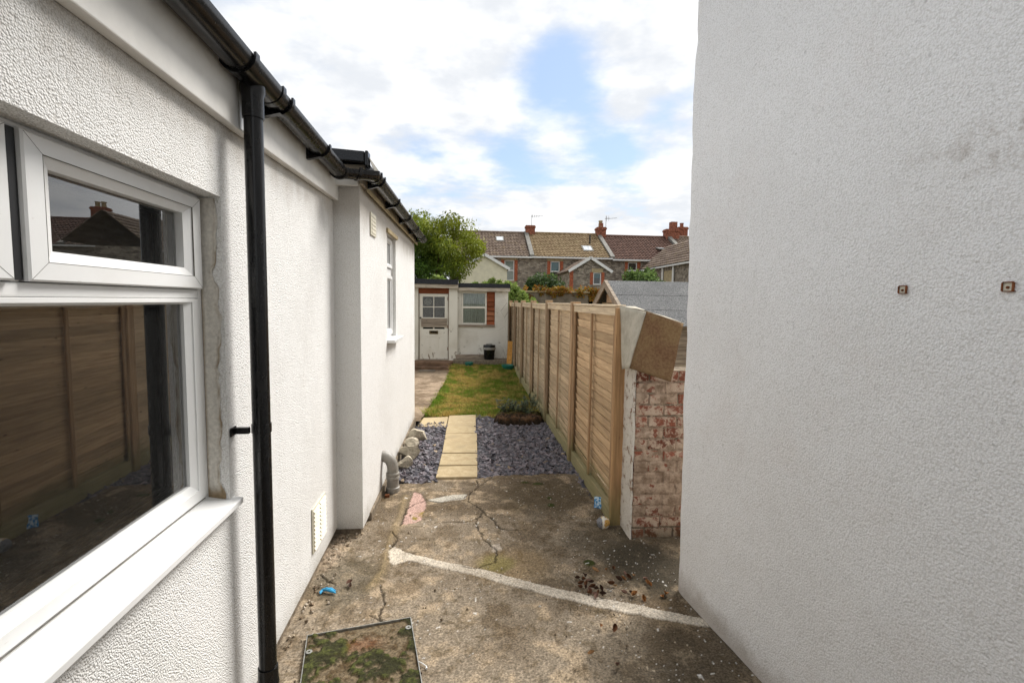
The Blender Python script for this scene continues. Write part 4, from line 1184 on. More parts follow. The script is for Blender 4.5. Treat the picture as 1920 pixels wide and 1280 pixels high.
# window with net curtain, and the red brown boards that fill the rest of the opening
mb = MB()
for a in ((-.213, -.165, 1.152, 2.053), (.43, .475, 1.152, 2.053), (-.165, .43, 1.152, 1.20), (-.165, .43, 2.005, 2.053), (-.165, .43, 1.595, 1.655)): mb.box(a[0], a[1], yF + .03, yF + .08, a[2], a[3])
OW = mb.build('window', M_PEEL, OH, world=True, bevel=.004)
for a in ((1.20, 1.595), (1.655, 2.005)): MB().box(-.165, .43, yF + .055, yF + .06, *a).build('pane', M_GLASS1, OW, world=True)
mb = MB(); vs = []
for i in range(81):
    x = -.20 + .66 * i / 80
    for z in (1.16, 2.05): vs.append((x, yF + .085 + .012 * math.sin(i * .9) + .006 * math.sin(i * 2.3), z))
mb.add(vs, [(2 * i, 2 * i + 2, 2 * i + 3, 2 * i + 1) for i in range(80)]).build('net_curtain', M_CURT, OW, world=True, smooth=True)
for i in range(7):
    z = 1.155 + i * .128
    o = MB().add([(.477, yF + .012, z), (.697, yF + .012, z), (.697, yF + .062, z + .138), (.477, yF + .062, z + .138), (.477, yF + .085, z), (.697, yF + .085, z), (.697, yF + .085, z + .138), (.477, yF + .085, z + .138)],
                 [(0, 1, 2, 3), (7, 6, 5, 4), (0, 4, 5, 1), (1, 5, 6, 2), (2, 6, 7, 3), (3, 7, 4, 0)]).build('board', M_SHINGLE, OH, world=True)
    v = rnd.uniform(.9, 1.4) ; o.color = (v, v, v * 1.02, 1) if i not in (1, 2) else (1.4, 1.75, 2.0, 1)
MB().box(-.29, .70, yF - .035, yF + .03, 1.095, 1.15).build('sill', M_OLDWOOD, OH, world=True, bevel=.004)
ST = MB().box(-1.52, -.42, 13.05, 13.50, -.05, .185).build('step', M_STEP, OH, world=True, bevel=.012)
MB().box(-1.52, -.50, 12.88, 13.05, -.05, .085).build('step', M_STEP, OH, world=True, bevel=.012)
MB().box(-1.36, -.545, 13.5, 13.62, -.05, .212).build('threshold', M_OLDWOOD, OH, world=True)
MB().box(-.415, 1.08, 13.12, 13.62, -.05, .235).build('footing', M_MORTAR, OH, world=True, bevel=.01)
MB().box(-1.26, -.86, 12.55, 12.83, -.02, .022).build('loose_paver', M_GREYR, None) and None
dm = [o for o in bpy.data.objects if o.name.startswith('loose_paver')][0]
tag(dm, 'flat grey slab lying on the path below the outhouse step', 'paver')
tag(MB().bar((-.36, 13.5, .29), (.42, 13.54, .29), .10, .10).build('timber_baulk', M_OLDWOOD), 'old grey timber lying along the foot of the outhouse wall', 'timber')

# bin, bowls, plank
BN = thing('black_bin', 'small black plastic bin with lid beside the outhouse wall', 'bin', (.545, 13.32, .236)); BN.scale = (1.35, 1.35, 1.08)
MB().lathe([(.001, 0), (.095, 0), (.100, .01), (.118, .27), (.112, .27), (.095, .02), (.001, .02)], 20).build('body', M_BLACK, BN, smooth=True)
MB().lathe([(.119, .245), (.126, .25), (.126, .30), (.119, .305)], 20).build('rim', M_GREYP, BN, smooth=True)
MB().lathe([(.122, .306), (.122, .35), (.113, .362), (.06, .37), (.001, .372)], 20).build('lid', M_BLACK, BN, smooth=True)
MB().box(-.06, .06, -.03, .03, .373, .395).build('lid_grip', M_GREYP, BN, bevel=.006)
M_BOWL = mat('green_plastic', plain(hx('#1f6a5a'), .4, .5, .15, 12))
def bowl(x, y, z, r_, label):
    b_ = tag(MB().lathe([(.001, .012), (r_ * .7, .014), (r_ * .92, .10), (r_ * .97, .105), (r_, .10), (r_ * .99, .085), (r_ * .78, 0), (.001, 0)], 24).build('plastic_bowl', M_BOWL, loc=(x, y, z), smooth=True), label, 'bowl')
bowl(.005, 12.95, .10, .115, 'small green plastic bowl on grass below the outhouse wall')
bowl(1.0, 12.55, .085, .17, 'large green plastic bowl beside the fence on the lawn')
pl = MB().bar((0, 0, 0), (.06, .42, .62), .13, .025, (0, 1, 0)).build('leaning_plank', M_PLANK, loc=(1.045, 12.86, .11))
pl.data.transform(Matrix()); tag(pl, 'short orange plank leaning beside the outhouse corner', 'plank')

# ------------------------------------------------------------------ turf mound, weeds, stones
tx, ty = np.meshgrid(np.linspace(.33, 1.18, 90), np.linspace(7.08, 7.75, 70))
dd = np.maximum(np.abs((tx - .77) / .42), np.abs((ty - 7.42) / .33)) + (fbm(tx, ty, 7, 4, 51) - .5) * .5
hgt = (1 - sstep(dd, .72, .98)) * (.10 + .07 * fbm(tx, ty, 12, 3, 52)) + (fbm(tx, ty, 40, 3, 53) - .5) * .03
tcx = lerp(np.ones(tx.shape + (3,)) * np.array(hx('#2a2118')), hx('#5f4630'), sstep(hgt, .085, .14) * sstep(fbm(tx, ty, 25, 3, 54), .35, .6))
tcx = lerp(tcx, hx('#4d4a24'), sstep(ty, 7.4, 7.55) * .8)
tm = gridmesh('turf_mound', tx, ty, hgt - .05, tcx, M_SOIL)
tag(tm, 'heap of dark upturned turf at the edge of the slate', 'turf mound')
def leafquad(mb, c, d, n, L, W, colr):
    d = d.normalized(); s_ = d.cross(n)
    if s_.length < 1e-3: s_ = d.orthogonal()
    s_.normalize()
    mb.add([c, c + d * L * .45 + s_ * W, c + d * L, c + d * L * .45 - s_ * W], [(0, 1, 2, 3)], colr)
def rv():
    v = Vector((rnd.gauss(0, 1), rnd.gauss(0, 1), rnd.gauss(0, 1)))
    return v.normalized()
def weed(x, y, z, hgt_, nst, label):
    t = thing('weed_plant', label, 'weed', (x, y, z))
    ms, ml = MB(), MB()
    for i in range(nst):
        a = rnd.uniform(0, 6.28); ln = hgt_ * rnd.uniform(.5, 1.05)
        base = Vector((rnd.gauss(0, .10), rnd.gauss(0, .06), 0)); tip = base + Vector((math.cos(a) * ln * .45, math.sin(a) * ln * .45, ln * .9))
        ms.tube([base, (base + tip) / 2 + Vector((0, 0, .03)), tip], [.004, .003, .0015], 4)
        for k in range(22):
            q_ = base.lerp(tip, rnd.uniform(.15, 1)) + Vector((0, 0, .015))
            c_ = np.array(hx('#64705a')) * rnd.uniform(.6, 1.3)
            leafquad(ml, q_, Vector((rnd.gauss(0, 1), rnd.gauss(0, 1), rnd.uniform(-.3, .7))), Vector((0, 0, 1)), rnd.uniform(.035, .08), rnd.uniform(.010, .018), tuple(c_))
    ms.build('stem', M_BARK, t); ml.build('foliage', M_LEAF, t)
weed(.62, 7.66, .03, .26, 16, 'grey green weed growing on the left of the turf mound')
weed(.90, 7.62, .03, .24, 14, 'grey green weed growing on the right of the turf mound')
weed(1.08, 8.5, -.03, .20, 10, 'leafy weed at the fence foot beyond the turf mound')

def stone(x, y, z, sx_, sy_, sz_, seed, label, rot=0):
    r2 = random.Random(seed); bm = bmesh.new()
    bmesh.ops.create_icosphere(bm, subdivisions=4, radius=1)
    cuts = [(Vector((r2.gauss(0, 1), r2.gauss(0, 1), r2.gauss(0, 1))).normalized(), r2.uniform(.38, .68)) for _ in range(11)]
    for v in bm.verts:
        for n, d in cuts:
            k = v.co.dot(n) - d
            if k > 0: v.co -= n * k
        v.co += Vector((r2.gauss(0, 1), r2.gauss(0, 1), r2.gauss(0, 1))) * .008
        v.co = Vector((v.co.x * sx_, v.co.y * sy_, v.co.z * sz_))
    zm = min(v.co.z for v in bm.verts)
    for v in bm.verts: v.co.z -= zm
    me = bpy.data.meshes.new('rubble_stone'); bm.to_mesh(me); bm.free(); me.materials.append(M_STONE)
    o = link('rubble_stone', me, loc=(x, y, z)); o.rotation_euler = (0, 0, rot)
    tag(o, label, 'stone', 'rubble stones against the annex')
stone(-.635, 6.35, -.03, .13, .20, .10, 1, 'farthest pale rubble stone against the white annex wall')
stone(-.680, 5.98, -.03, .12, .15, .11, 2, 'second farthest pale rubble stone against the white annex')
stone(-.640, 5.62, -.03, .15, .14, .11, 3, 'broad pale rubble stone in the middle of the row')
stone(-.690, 5.30, -.03, .10, .11, .11, 4, 'nearest pale rubble stone, just behind the grey soil pipe')

# ------------------------------------------------------------------ manhole cover
ma = math.atan2(.117, .523)
MC = thing('manhole_cover', 'mossy recessed manhole cover with thin metal frame in the yard', 'manhole cover', (-.843, 2.582, 0), ma)
Wm, Dm = .536, .62
mb = MB()
for a in ((-.004, 0, -Dm - .004, .004), (Wm, Wm + .004, -Dm - .004, .004), (0, Wm, 0, .004), (0, Wm, -Dm - .004, -Dm)): mb.box(a[0], a[1], a[2], a[3], -.03, .020)
mb.build('frame', M_GALV, MC)
ux, uy = np.meshgrid(np.linspace(.001, Wm - .001, 110), np.linspace(-Dm + .001, -.001, 124))
a1, a2, a3 = fbm(ux, uy, 9, 5, 81), fbm(ux, uy, 30, 4, 82), fbm(ux + 3, uy, 7, 4, 83)
mcx = lerp(np.ones(ux.shape + (3,)) * np.array(hx('#6d604c')), hx('#4f412d'), sstep(a2, .4, .65))
ms_ = sstep(a1 + (a2 - .5) * .35, .50, .58)
mcx = lerp(mcx, lerp(np.ones(ux.shape + (3,)) * np.array(hx('#2a2b16')), hx('#464a24'), sstep(a2, .45, .7)), ms_ * .95)
ru = np.exp(-(((ux - .27) / .10) ** 2 + ((uy + .14) / .05) ** 2)) * sstep(a3, .4, .55)
mcx = lerp(mcx, hx('#7a3d1f'), np.clip(ru * 1.2, 0, 1) * .28)
zc = .008 + ms_ * .010 * (.5 + a2) + (a2 - .5) * .006
gridmesh('mossy_infill', ux, uy, zc, mcx, M_YARD, MC)
for x, y in ((Wm - .018, -.085), (.018, -.135)):
    mb = MB().lathe([(.006, 0), (.016, 0), (.016, .006), (.006, .006), (.006, 0)], 12, (x, y, .016))
    mb.build('lifting_eye', M_GALV, MC)

# ------------------------------------------------------------------ litter
def crumbs(name, spots, cols, label, s0, s1):
    mb = MB()
    for (x, y) in spots:
        r_ = rnd.uniform(s0, s1) * (1.6 if rnd.random() < .12 else 1)
        rot = Matrix.Rotation(rnd.uniform(0, 6.28), 3, rv())
        vs = [Vector((x, y, r_ * .35)) + rot @ (Vector(p) * r_ * rnd.uniform(.6, 1.0)) for p in ((1, 0, 0), (-1, 0, 0), (0, 1, 0), (0, -1, 0), (0, 0, .8), (0, 0, -.8))]
        mb.add(vs, [(0, 2, 4), (2, 1, 4), (1, 3, 4), (3, 0, 4), (2, 0, 5), (1, 2, 5), (3, 1, 5), (0, 3, 5)], tuple(np.array(hx(rnd.choice(cols))) * rnd.uniform(.7, 1.15)))
    tag(struct(mb.build(name, M_PATCH), 'stuff'), label, 'rubble')
wl = [onz(640, 1000), onz(525, 1225)]
crumbs('mortar_crumbs', [(wl[0].x + (wl[1].x - wl[0].x) * t_ + abs(rnd.gauss(.02, .05)), wl[0].y + (wl[1].y - wl[0].y) * t_) for t_ in [rnd.random() ** 1.4 for _ in range(95)]],
       ('#a89a85', '#8d7b66', '#c2b5a3', '#6f5f4c'), 'broken mortar crumbs along the foot of the left wall', .006, .017)
crumbs('grit', [(rnd.uniform(-.9, 1.6), rnd.uniform(2.0, 4.9)) for _ in range(420)] + [(rnd.gauss(1.0, .22), rnd.gauss(2.95, .28)) for _ in range(260)],
       ('#8a7a66', '#b3a795', '#5a4c3c', '#d2ccc2', '#6b5e4d'), 'loose grit scattered over the concrete yard', .003, .008)
M_BLUE = mat('blue_plastic', plain(hx('#3aa0d0'), .4, .4, .12, 40))
M_PACK = mat('blue_packet', lambda q, b: setb(q, b, q.mix(q.step(q.noise(q.pos, 60, 3), .5, .56), hx('#3f8ec6'), hx('#cfe2ee')), .4, .4))
p_ = onz(617, 1111)
sc = MB()
sc.tube([(-.045, .012, .012), (-.02, .012, .018), (.01, .0, .016), (.045, -.018, .010)], [.009, .012, .011, .004], 7)
sc.tube([(-.02, .016, .016), (.01, .010, .020), (.04, .002, .012)], [.008, .009, .003], 7)
sc.tube([(-.04, .01, .012), (-.05, -.008, .01), (-.046, -.02, .008)], [.008, .009, .004], 7)
tag(sc.build('plastic_scrap', M_BLUE, loc=(p_.x, p_.y, .0), smooth=True), 'crumpled bright blue plastic scrap on concrete by left wall', 'litter')
p_ = onz(1142, 962)
pk = MB(); vs = []
for j in range(7):
    for i in range(5): vs.append((-.035 + .016 * i, .0 + .012 * math.sin(i * 1.1 + j), .01 + .016 * j))
pk.add(vs, [(j * 5 + i, j * 5 + i + 1, j * 5 + i + 6, j * 5 + i + 5) for j in range(6) for i in range(4)])
o = pk.build('crisp_packet', M_PACK, loc=(1.125, 4.10, .01)); o.rotation_euler = (R(-12), 0, R(-25))
s_ = o.modifiers.new('t', 'SOLIDIFY'); s_.thickness = .003
tag(o, 'blue and white crumpled packet propped against the fence foot', 'packet')
def ballfn(q, b):
    n = q.noise(q.obj, 16, 3, .6)
    x, y, z = q.sep(q.obj)
    c = q.mix(q.step(n, .47, .53), hx('#d9d2c2'), hx('#c49a55'))
    c = q.mix(q.step(q.math('ADD', x, q.math('MULTIPLY', n, .02)), -.012, -.006, 1, 0), c, hx('#77787c'))
    c = q.mix(q.step(q.vor(q.obj, 22), .10, .14, .8, 0), c, hx('#3c2b1c'))
    setb(q, b, c, .7, .3)
M_BALL = mat('worn_ball', ballfn)
bm = bmesh.new(); bmesh.ops.create_icosphere(bm, subdivisions=4, radius=.052)
for v in bm.verts:
    v.co *= 1 + .05 * math.sin(v.co.x * 60) * math.sin(v.co.y * 50 + 1) + .03 * math.sin(v.co.z * 90)
    if v.co.z < -.035: v.co.z = -.035
me = bpy.data.meshes.new('worn_ball'); bm.to_mesh(me); bm.free(); me.materials.append(M_BALL)
for p in me.polygons: p.use_smooth = True
p_ = onz(1133, 988)
tag(link('worn_ball', me, loc=(p_.x - .01, p_.y, .037)), 'round mottled white, grey and tan ball beside the fence end', 'ball')
p_ = onz(726, 932)
bmk = MB().obox((0, 0, .014), (1, .3, 0), (-.3, 1, 0), (0, 0, 1), .02, .015, .014)
tag(bmk.build('brick_fragment', M_RUST, loc=(p_.x, p_.y, 0), bevel=.005), 'small orange brick fragment on concrete below the soil pipe', 'brick fragment')
p_ = onz(795, 1250)
tag(MB().tube([(-.03, .03, .008), (-.01, .012, .012), (.012, -.005, .008), (.014, -.02, .007)], [.0025, .0025, .003, .006], 6).build('twig', M_WHITE, loc=(p_.x, p_.y, 0)), 'thin white twig lying beside the manhole cover', 'twig')
M_DLEAF = [mat('dead_leaf_%d' % i, plain(hx(h), .7, .3, .25, 40)) for i, h in enumerate(('#9a6532', '#6b4326', '#b58a5c', '#8f6d5d', '#4a3020'))]
leaf_me = []
for v in range(5):
    mb = MB(); vs = []
    cu, tw = rnd.uniform(.5, 1.0), rnd.uniform(-.4, .4)
    for j in range(6):
        t = j / 5; wd_ = .02 * math.sin(math.pi * min(1, t * .9 + .06)) + .001
        for i in (-1, 0, 1):
            vs.append(((t - .5) * .055, i * wd_ * (1 - .3 * cu), .004 + abs(i) * wd_ * cu + .012 * cu * (2 * t - 1) ** 2 + i * tw * .01 * t))
    mb.add(vs, [(j * 3 + i, j * 3 + i + 1, j * 3 + i + 4, j * 3 + i + 3) for j in range(5) for i in range(2)])
    o = mb.build('dead_leaf', M_DLEAF[v], loc=(0, 0, -50)); leaf_me.append(o.data); bpy.data.objects.remove(o)
LEAFPX = [(1137, 1072), (1150, 1071), (1115, 1073), (1170, 1078), (1160, 1090), (1167, 1088), (1180, 1083), (1189, 1084), (1210, 1090), (1213, 1096), (1218, 1100), (1146, 1099), (1153, 1101),
          (1170, 1115), (1184, 1116), (1190, 1119), (1207, 1125), (1247, 1119), (1244, 1123), (1085, 1087), (1092, 1090), (1098, 1085), (1103, 1093), (1090, 1098), (1110, 1095), (1088, 1105), (1097, 1107),
          (1105, 1110), (1112, 1104), (1118, 1108), (1123, 1113), (1130, 1117), (1115, 1118), (1108, 1115), (1125, 1105), (1100, 1100), (1127, 1121), (1119, 1122), (655, 1095), (660, 1100), (1125, 1178), (1150, 1182), (1110, 1228), (1157, 1253)]
for i, (a, b_) in enumerate(LEAFPX):
    p_ = onz(a, b_); v = i % 5 if 19 > i or i > 37 else (1, 4, 3, 1, 4)[i % 5]
    big_ = 9 <= i < 11 or 16 <= i < 19
    o = link('dead_leaf', leaf_me[0 if big_ else v], loc=(p_.x, p_.y, .006 + rnd.uniform(0, .006)))
    o.rotation_euler = (rnd.gauss(0, .3), rnd.gauss(0, .3), rnd.uniform(0, 6.28)); s_ = rnd.uniform(.55, .95) * (1.25 if big_ else 1); o.scale = (s_, s_, s_ * 1.2)
    solo = {9: 'larger upright orange brown leaf right of the leaf pile', 10: 'larger orange brown leaf lying just beside the upright one',
            16: 'larger curled tan leaf close above the mortar strip', 17: 'large curled leaf nearest the right hand house wall', 18: 'smaller leaf tucked beside the one nearest the right wall',
            38: 'dark dead leaf on concrete above right of the blue scrap', 39: 'dark dead leaf just nearer than its twin by the blue scrap',
            40: 'left one of two reddish leaves just nearer than the mortar strip', 41: 'right one of two reddish leaves just nearer than the mortar strip',
            42: 'lone brown leaf on open concrete left of the nearest one', 43: 'nearest brown leaf on the open concrete in front'}
    if i in solo: tag(o, solo[i], 'leaf')
    elif i < 19: tag(o, 'small curled brown dead leaf scattered between pier and mortar strip', 'leaf', 'scattered dead leaves')
    else: tag(o, 'dark brown dead leaf in the pile touching the mortar strip', 'leaf', 'pile of dead leaves')

# ------------------------------------------------------------------ vegetation beyond
def crown(mb, clumps, per, L, W, cols, droop=.0, tint=None):
    for (c, r_) in clumps:
        cs = rnd.uniform(.6, 1.25)
        for _ in range(per):
            d = rv(); q_ = Vector(c) + d * r_ * (rnd.random() ** .45)
            base = np.array(cols[0]) + (np.array(cols[1]) - np.array(cols[0])) * rnd.random()
            if tint: base = base + (np.array(tint[0]) - base) * tint[1](q_)
            dr = (d * .8 + rv() * .8 + Vector((0, 0, -droop)))
            leafquad(mb, q_, dr, rv(), L * rnd.uniform(.6, 1.2), W * rnd.uniform(.7, 1.2), tuple(np.clip(base * cs * rnd.uniform(.8, 1.2), 0, 1)))
TR = thing('leafy_tree', 'rounded yellow green tree rising behind the white outhouse', 'tree', (-1.6, 22, -.16))
TC = Vector((-1.55, 22, 3.95)); TRr = Vector((2.2, 1.9, 1.80))
cl_ = []
for i in range(250):
    d = rv(); k = rnd.uniform(.60, .95) if i < 175 else rnd.uniform(.1, .5)
    cl_.append((TC + Vector((d.x * TRr.x, d.y * TRr.y, d.z * TRr.z)) * k, rnd.uniform(.24, .46)))
for i in range(0):   # sprays that break the outline
    d = rv(); d.z = abs(d.z) * .9 + .05; d.normalize()
    cl_.append((TC + Vector((d.x * TRr.x, d.y * TRr.y, d.z * TRr.z)) * rnd.uniform(.98, 1.06), rnd.uniform(.08, .18)))
ml = MB()
crown(ml, [(Vector(c) - Vector((-1.6, 22, -.16)), r_) for c, r_ in cl_], 125, .15, .027, (hx('#3d5822'), hx('#5c782d')), .7,
      (hx('#a3a42e'), lambda p: min(.55, max(0, (p.x * .35 + (p.z - 3.9) * .35 + .25) * rnd.uniform(.3, 1.2)))))
ml.build('crown', M_LEAF, TR)
tk = MB().tube([(0, 0, -.1), (.05, .02, 1.0), (0, .05, 2.0), (.1, 0, 3.2)], [.17, .14, .12, .07], 10)
for i in range(12):
    d = rv(); d.z = abs(d.z); b0 = Vector((.03, .03, rnd.uniform(1.5, 3.0)))
    tk.tube([b0, b0 + d * .7 + Vector((0, 0, .2)), b0 + d * 1.5 + Vector((0, 0, .45))], [.06, .04, .015], 6)
tk.build('trunk', M_BARK, TR, smooth=True)
def shrub(label, c, r_, n, per, L, W, cols, name='leafy_shrub', stem=True):
    t = thing(name, label, 'shrub', (c[0], c[1], 0))
    ml = MB(); cl2 = []
    for i in range(n):
        d = rv(); k = rnd.uniform(.4, .9)
        cl2.append(((d.x * r_[0] * k, d.y * r_[1] * k, c[2] + d.z * r_[2] * k), rnd.uniform(.22, .4) * min(r_) * 1.1))
    crown(ml, cl2, per, L, W, cols, .2); ml.build('foliage', M_LEAF, t)
    ms = MB()
    for i in range(5):
        a = rnd.uniform(0, 6.28)
        ms.tube([(math.cos(a) * .05, math.sin(a) * .05, -.15), (math.cos(a) * .2, math.sin(a) * .2, c[2] * .6), (math.cos(a) * r_[0] * .5, math.sin(a) * r_[1] * .4, c[2])], [.03, .025, .01], 5)
    ms.build('stem', M_BARK, t)
DG, LG = (hx('#38492a'), hx('#5f7442')), (hx('#66803a'), hx('#98a658'))
shrub('dark green bush rising above the grey garden wall', (2.85, 19.2, 2.25), (.85, .6, .58), 40, 110, .13, .035, DG)
shrub('bright green climber spilling beside the outhouse over the fence', (1.55, 17.4, 2.0), (.62, .5, .45), 30, 110, .11, .035, LG)
shrub('low green climber along the foot of the grey wall', (1.9, 16.8, 1.62), (.75, .4, .25), 22, 80, .10, .03, LG)
shrub('bright green ivy tops just above the porch roof', (-1.15, 17.0, 2.35), (.75, .4, .28), 22, 90, .11, .035, LG)
shrub('bright green shrub tops above the lower outhouse roof', (.75, 17.6, 2.35), (.85, .4, .22), 24, 90, .11, .035, LG)
shrub('rounded mid green bush above the grey felt shed roof', (8.55, 24, 2.75), (1.05, .8, .85), 45, 110, .16, .045, (hx('#4b6335'), hx('#7c9150')))

GW = thing('garden_wall', 'grey rendered garden wall with reddish creeper along its top', 'wall', (3.2, 18, 0))
MB().box(-2.4, 1.15, 0, .25, -.2, 2.14).build('wall', M_GREYR, GW)
MB().box(-2.45, 1.2, -.04, .29, 2.142, 2.20).build('coping', M_SANDST, GW, bevel=.01)
MB().box(1.152, 2.6, .3, .5, -.2, 2.02).build('lower_wall', M_GREYR, GW)
MB().box(1.25, 1.6, .27, .298, .6, 1.86).build('dark_doorway', M_SLOT, GW)
def creeper(label, x0, x1, cols, n):
    t = thing('wall_creeper', label, 'creeper', ((x0 + x1) / 2, 18.05, 2.2)); ml = MB()
    cl2 = []
    for i in range(n):
        x = rnd.uniform(x0, x1) - (x0 + x1) / 2
        cl2.append(((x, rnd.uniform(-.12, .1), rnd.uniform(-.10, .10) - (rnd.random() < .25) * rnd.uniform(0, .25)), rnd.uniform(.06, .14)))
    crown(ml, cl2, 55, .08, .024, cols, .4); ml.build('foliage', M_LEAF, t)
creeper('rust red creeper along the left of the grey wall top', 2.0, 3.5, (hx('#8b4a22'), hx('#9c8a34')), 30)
creeper('orange and green creeper over the right of the grey wall top', 3.5, 5.1, (hx('#b06a22'), hx('#6f7a2e')), 42)

# ------------------------------------------------------------------ terrace
def tileroof(mb, o, u, v, nu, nv, nrm, amp=.05, stepz=.06):
    """courses of rolled tiles: o eave corner, u along the eave, v up the slope"""
    o, u, v, nrm = Vector(o), Vector(u), Vector(v), Vector(nrm)
    seg = nu * 4; vs = []
    for j in range(nv):
        for (tt, lift) in ((j / nv, stepz), ((j + 1) / nv, 0)):
            for i in range(seg + 1):
                hh = amp * (.5 + .5 * math.cos(2 * math.pi * i / 4)) 
                vs.append(o + u * (i / seg) + v * tt + nrm * (hh + lift))
    k = seg + 1; fs = []
    for j in range(2 * nv - 1):
        for i in range(seg): fs.append((j * k + i, j * k + i + 1, (j + 1) * k + i + 1, (j + 1) * k + i))
    return mb.add(vs, fs)
TY, RYy, EZ, RZ = 36.0, 40.0, 5.02, 7.22
def chimney(par, x, y, zb, zt, wx, wy, pots, pm=M_SANDST):
    c_ = MB().box(x - wx / 2, x + wx / 2, y - wy / 2, y + wy / 2, zb, zt).box(x - wx / 2 - .05, x + wx / 2 + .05, y - wy / 2 - .05, y + wy / 2 + .05, zt - .2, zt - .06).build('chimney', M_BRICKRED, par, world=True)
    for dx, ph in pots:
        MB().lathe([(.16, 0), (.14, ph * .8), (.17, ph * .82), (.17, ph), (.11, ph), (.11, .02)], 12, (x + dx, y, zt)).build('chimney_pot', pm, c_, world=True)
    return c_
def aerial(par, x, y, z, hgt, arms):
    mb = MB().tube([(x, y, z), (x, y, z + hgt)], .018, 5)
    mb.bar((x - .1, y, z + hgt * .85), (x + .9, y, z + hgt * .92), .025, .025)
    for k in range(arms): mb.bar((x + .05 + k * .17, y - .3, z + hgt * .86), (x + .05 + k * .17, y + .3, z + hgt * .94), .015, .015); mb.bar((x + .05 + k * .17, y, z + hgt * .75), (x + .05 + k * .17, y, z + hgt * 1.02), .015, .015)
    mb.build('aerial', M_LEAD, par, world=True)
def terrace(label, x0, x1, tm_, wins, sky_, dz=0.0, nu=24):
    t = thing('terraced_house', label, 'house', ((x0 + x1) / 2, TY + 4, -.16), 0, 'terraced houses behind the garden')
    mb = MB(); wall_holes(mb, lambda u, d, z: (u, TY + d, z), x0, x1 - .004, -.16, EZ + dz, [w_[:4] for w_ in wins], .3)
    mb.build('wall', M_RUBBLE, t, world=True)
    MB().box(x0, x1 - .004, TY + 7.7, TY + 8, -.16, EZ + dz).build('rear_wall', M_RUBBLE, t, world=True)
    for w_ in wins:
        a, b, c, d, blind = w_
        mb = MB()
        fw = .07
        for q_ in ((a, a + fw, c, d), (b - fw, b, c, d), (a + fw, b - fw, c, c + fw), (a + fw, b - fw, d - fw, d), (a + fw, b - fw, (c + d) / 2 - .04, (c + d) / 2 + .04)): mb.box(q_[0], q_[1], TY + .08, TY + .14, q_[2], q_[3])
        wi = mb.build('window', M_WHITE, t, world=True)
        MB().box(a + fw, b - fw, TY + .10, TY + .11, c + fw, d - fw).build('pane', M_GLASS1, wi, world=True)
        if blind is not None: MB().box(a + .05, b - .05, TY + .2, TY + .22, c + (d - c) * blind[1], d - .03).build('curtain', blind[0], wi, world=True)
        MB().box(a, b, TY + .5, TY + .55, c, d).build('room_back', M_DARKROOM, wi, world=True)
        for xx in (a - .24, b + .002): MB().box(xx, xx + .238, TY - .02, TY + .2, c - .0, d + .0).build('brick_quoin', M_QUOIN, wi, world=True)
        MB().box(a - .25, b + .25, TY - .03, TY + .2, d + .002, d + .20).build('lintel', M_SANDST, wi, world=True)
        MB().box(a - .08, b + .08, TY - .07, TY + .1, c - .10, c - .002).build('sill', M_SANDST, wi, world=True)
    sv = Vector((0, RYy - TY + .25, RZ - EZ)); nrm = Vector((0, -sv.z, sv.y)).normalized()
    mb = MB(); tileroof(mb, (x0 + .01, TY - .25, EZ + dz - .02), (x1 - x0 - .02, 0, 0), sv, nu, 15, nrm)
    rf = mb.build('roof', tm_, t, world=True)
    MB().poly([(x0, RYy, RZ + dz), (x1 - .004, RYy, RZ + dz), (x1 - .004, TY + 8.25, EZ + dz), (x0, TY + 8.25, EZ + dz)][::-1], .05).build('rear_roof', tm_, t, world=True)
    MB().tube([(x0, RYy, RZ + dz + .03), (x1 - .004, RYy, RZ + dz + .03)], .12, 8).build('ridge_tiles', tm_, t, world=True)
    MB().box(x0, x1 - .004, TY - .36, TY - .25, EZ + dz - .10, EZ + dz - .0).build('gutter', M_WHITE, t, world=True)
    for (a, b, f0_, f1_, open_) in sky_:
        lo_, hi_ = Vector((0, TY - .25, EZ + dz)) + sv * f0_ + nrm * .07, Vector((0, TY - .25, EZ + dz)) + sv * f1_ + nrm * .07
        up_ = Vector((0, 0, .0))
        pts = [Vector((a, lo_.y, lo_.z)), Vector((b, lo_.y, lo_.z)), Vector((b, hi_.y, hi_.z)), Vector((a, hi_.y, hi_.z))]
        if open_: pts[0] += Vector((0, -.1, .22)); pts[1] += Vector((0, -.1, .22))
        s_ = MB().poly(pts, .08).build('skylight', M_LEAD, rf, world=True)
        ins = [pts[0].lerp(pts[2], .12), pts[1].lerp(pts[3], .12), pts[2].lerp(pts[0], .12), pts[3].lerp(pts[1], .12)]
        MB().poly([p + nrm * .012 for p in ins], .008).build('skylight_pane', M_SKYL, rf, world=True)
    return t
def skl(q, b): setb(q, b, (.5, .52, .55), .08, .9)
M_SKYL = mat('skylight_glass', lambda q, b: (setb(q, b, (.55, .58, .60), .12, 1.0)))
NETW = (M_CURT, .0)
t1 = terrace('terraced house with brown tiled roof and one skylight, behind the tree', -1.45, 4.47, M_TILE[0], [(2.50, 3.22, 3.30, 4.78, NETW)], [(1.98, 2.62, .60, .80, False)])
t2 = terrace('middle terraced house with buff mossy tiled roof', 4.474, 10.38, M_TILE[1], [(5.86, 6.55, 3.30, 4.76, (M_TEAL, .5))], [(8.45, 9.25, .25, .47, False)], .02)
t3 = terrace('terraced house with dark red tiled roof right of the middle one', 10.384, 16.2, M_TILE[2], [(11.62, 12.32, 3.60, 4.80, None)], [(14.35, 14.85, .32, .50, True)], -.05)
t4 = terrace('terraced house with brown roof next beyond the dark red roofed one', 16.204, 22.1, M_TILE[0], [(17.5, 18.2, 3.4, 4.75, NETW)], [(19.2, 19.9, .4, .6, False)], .0)
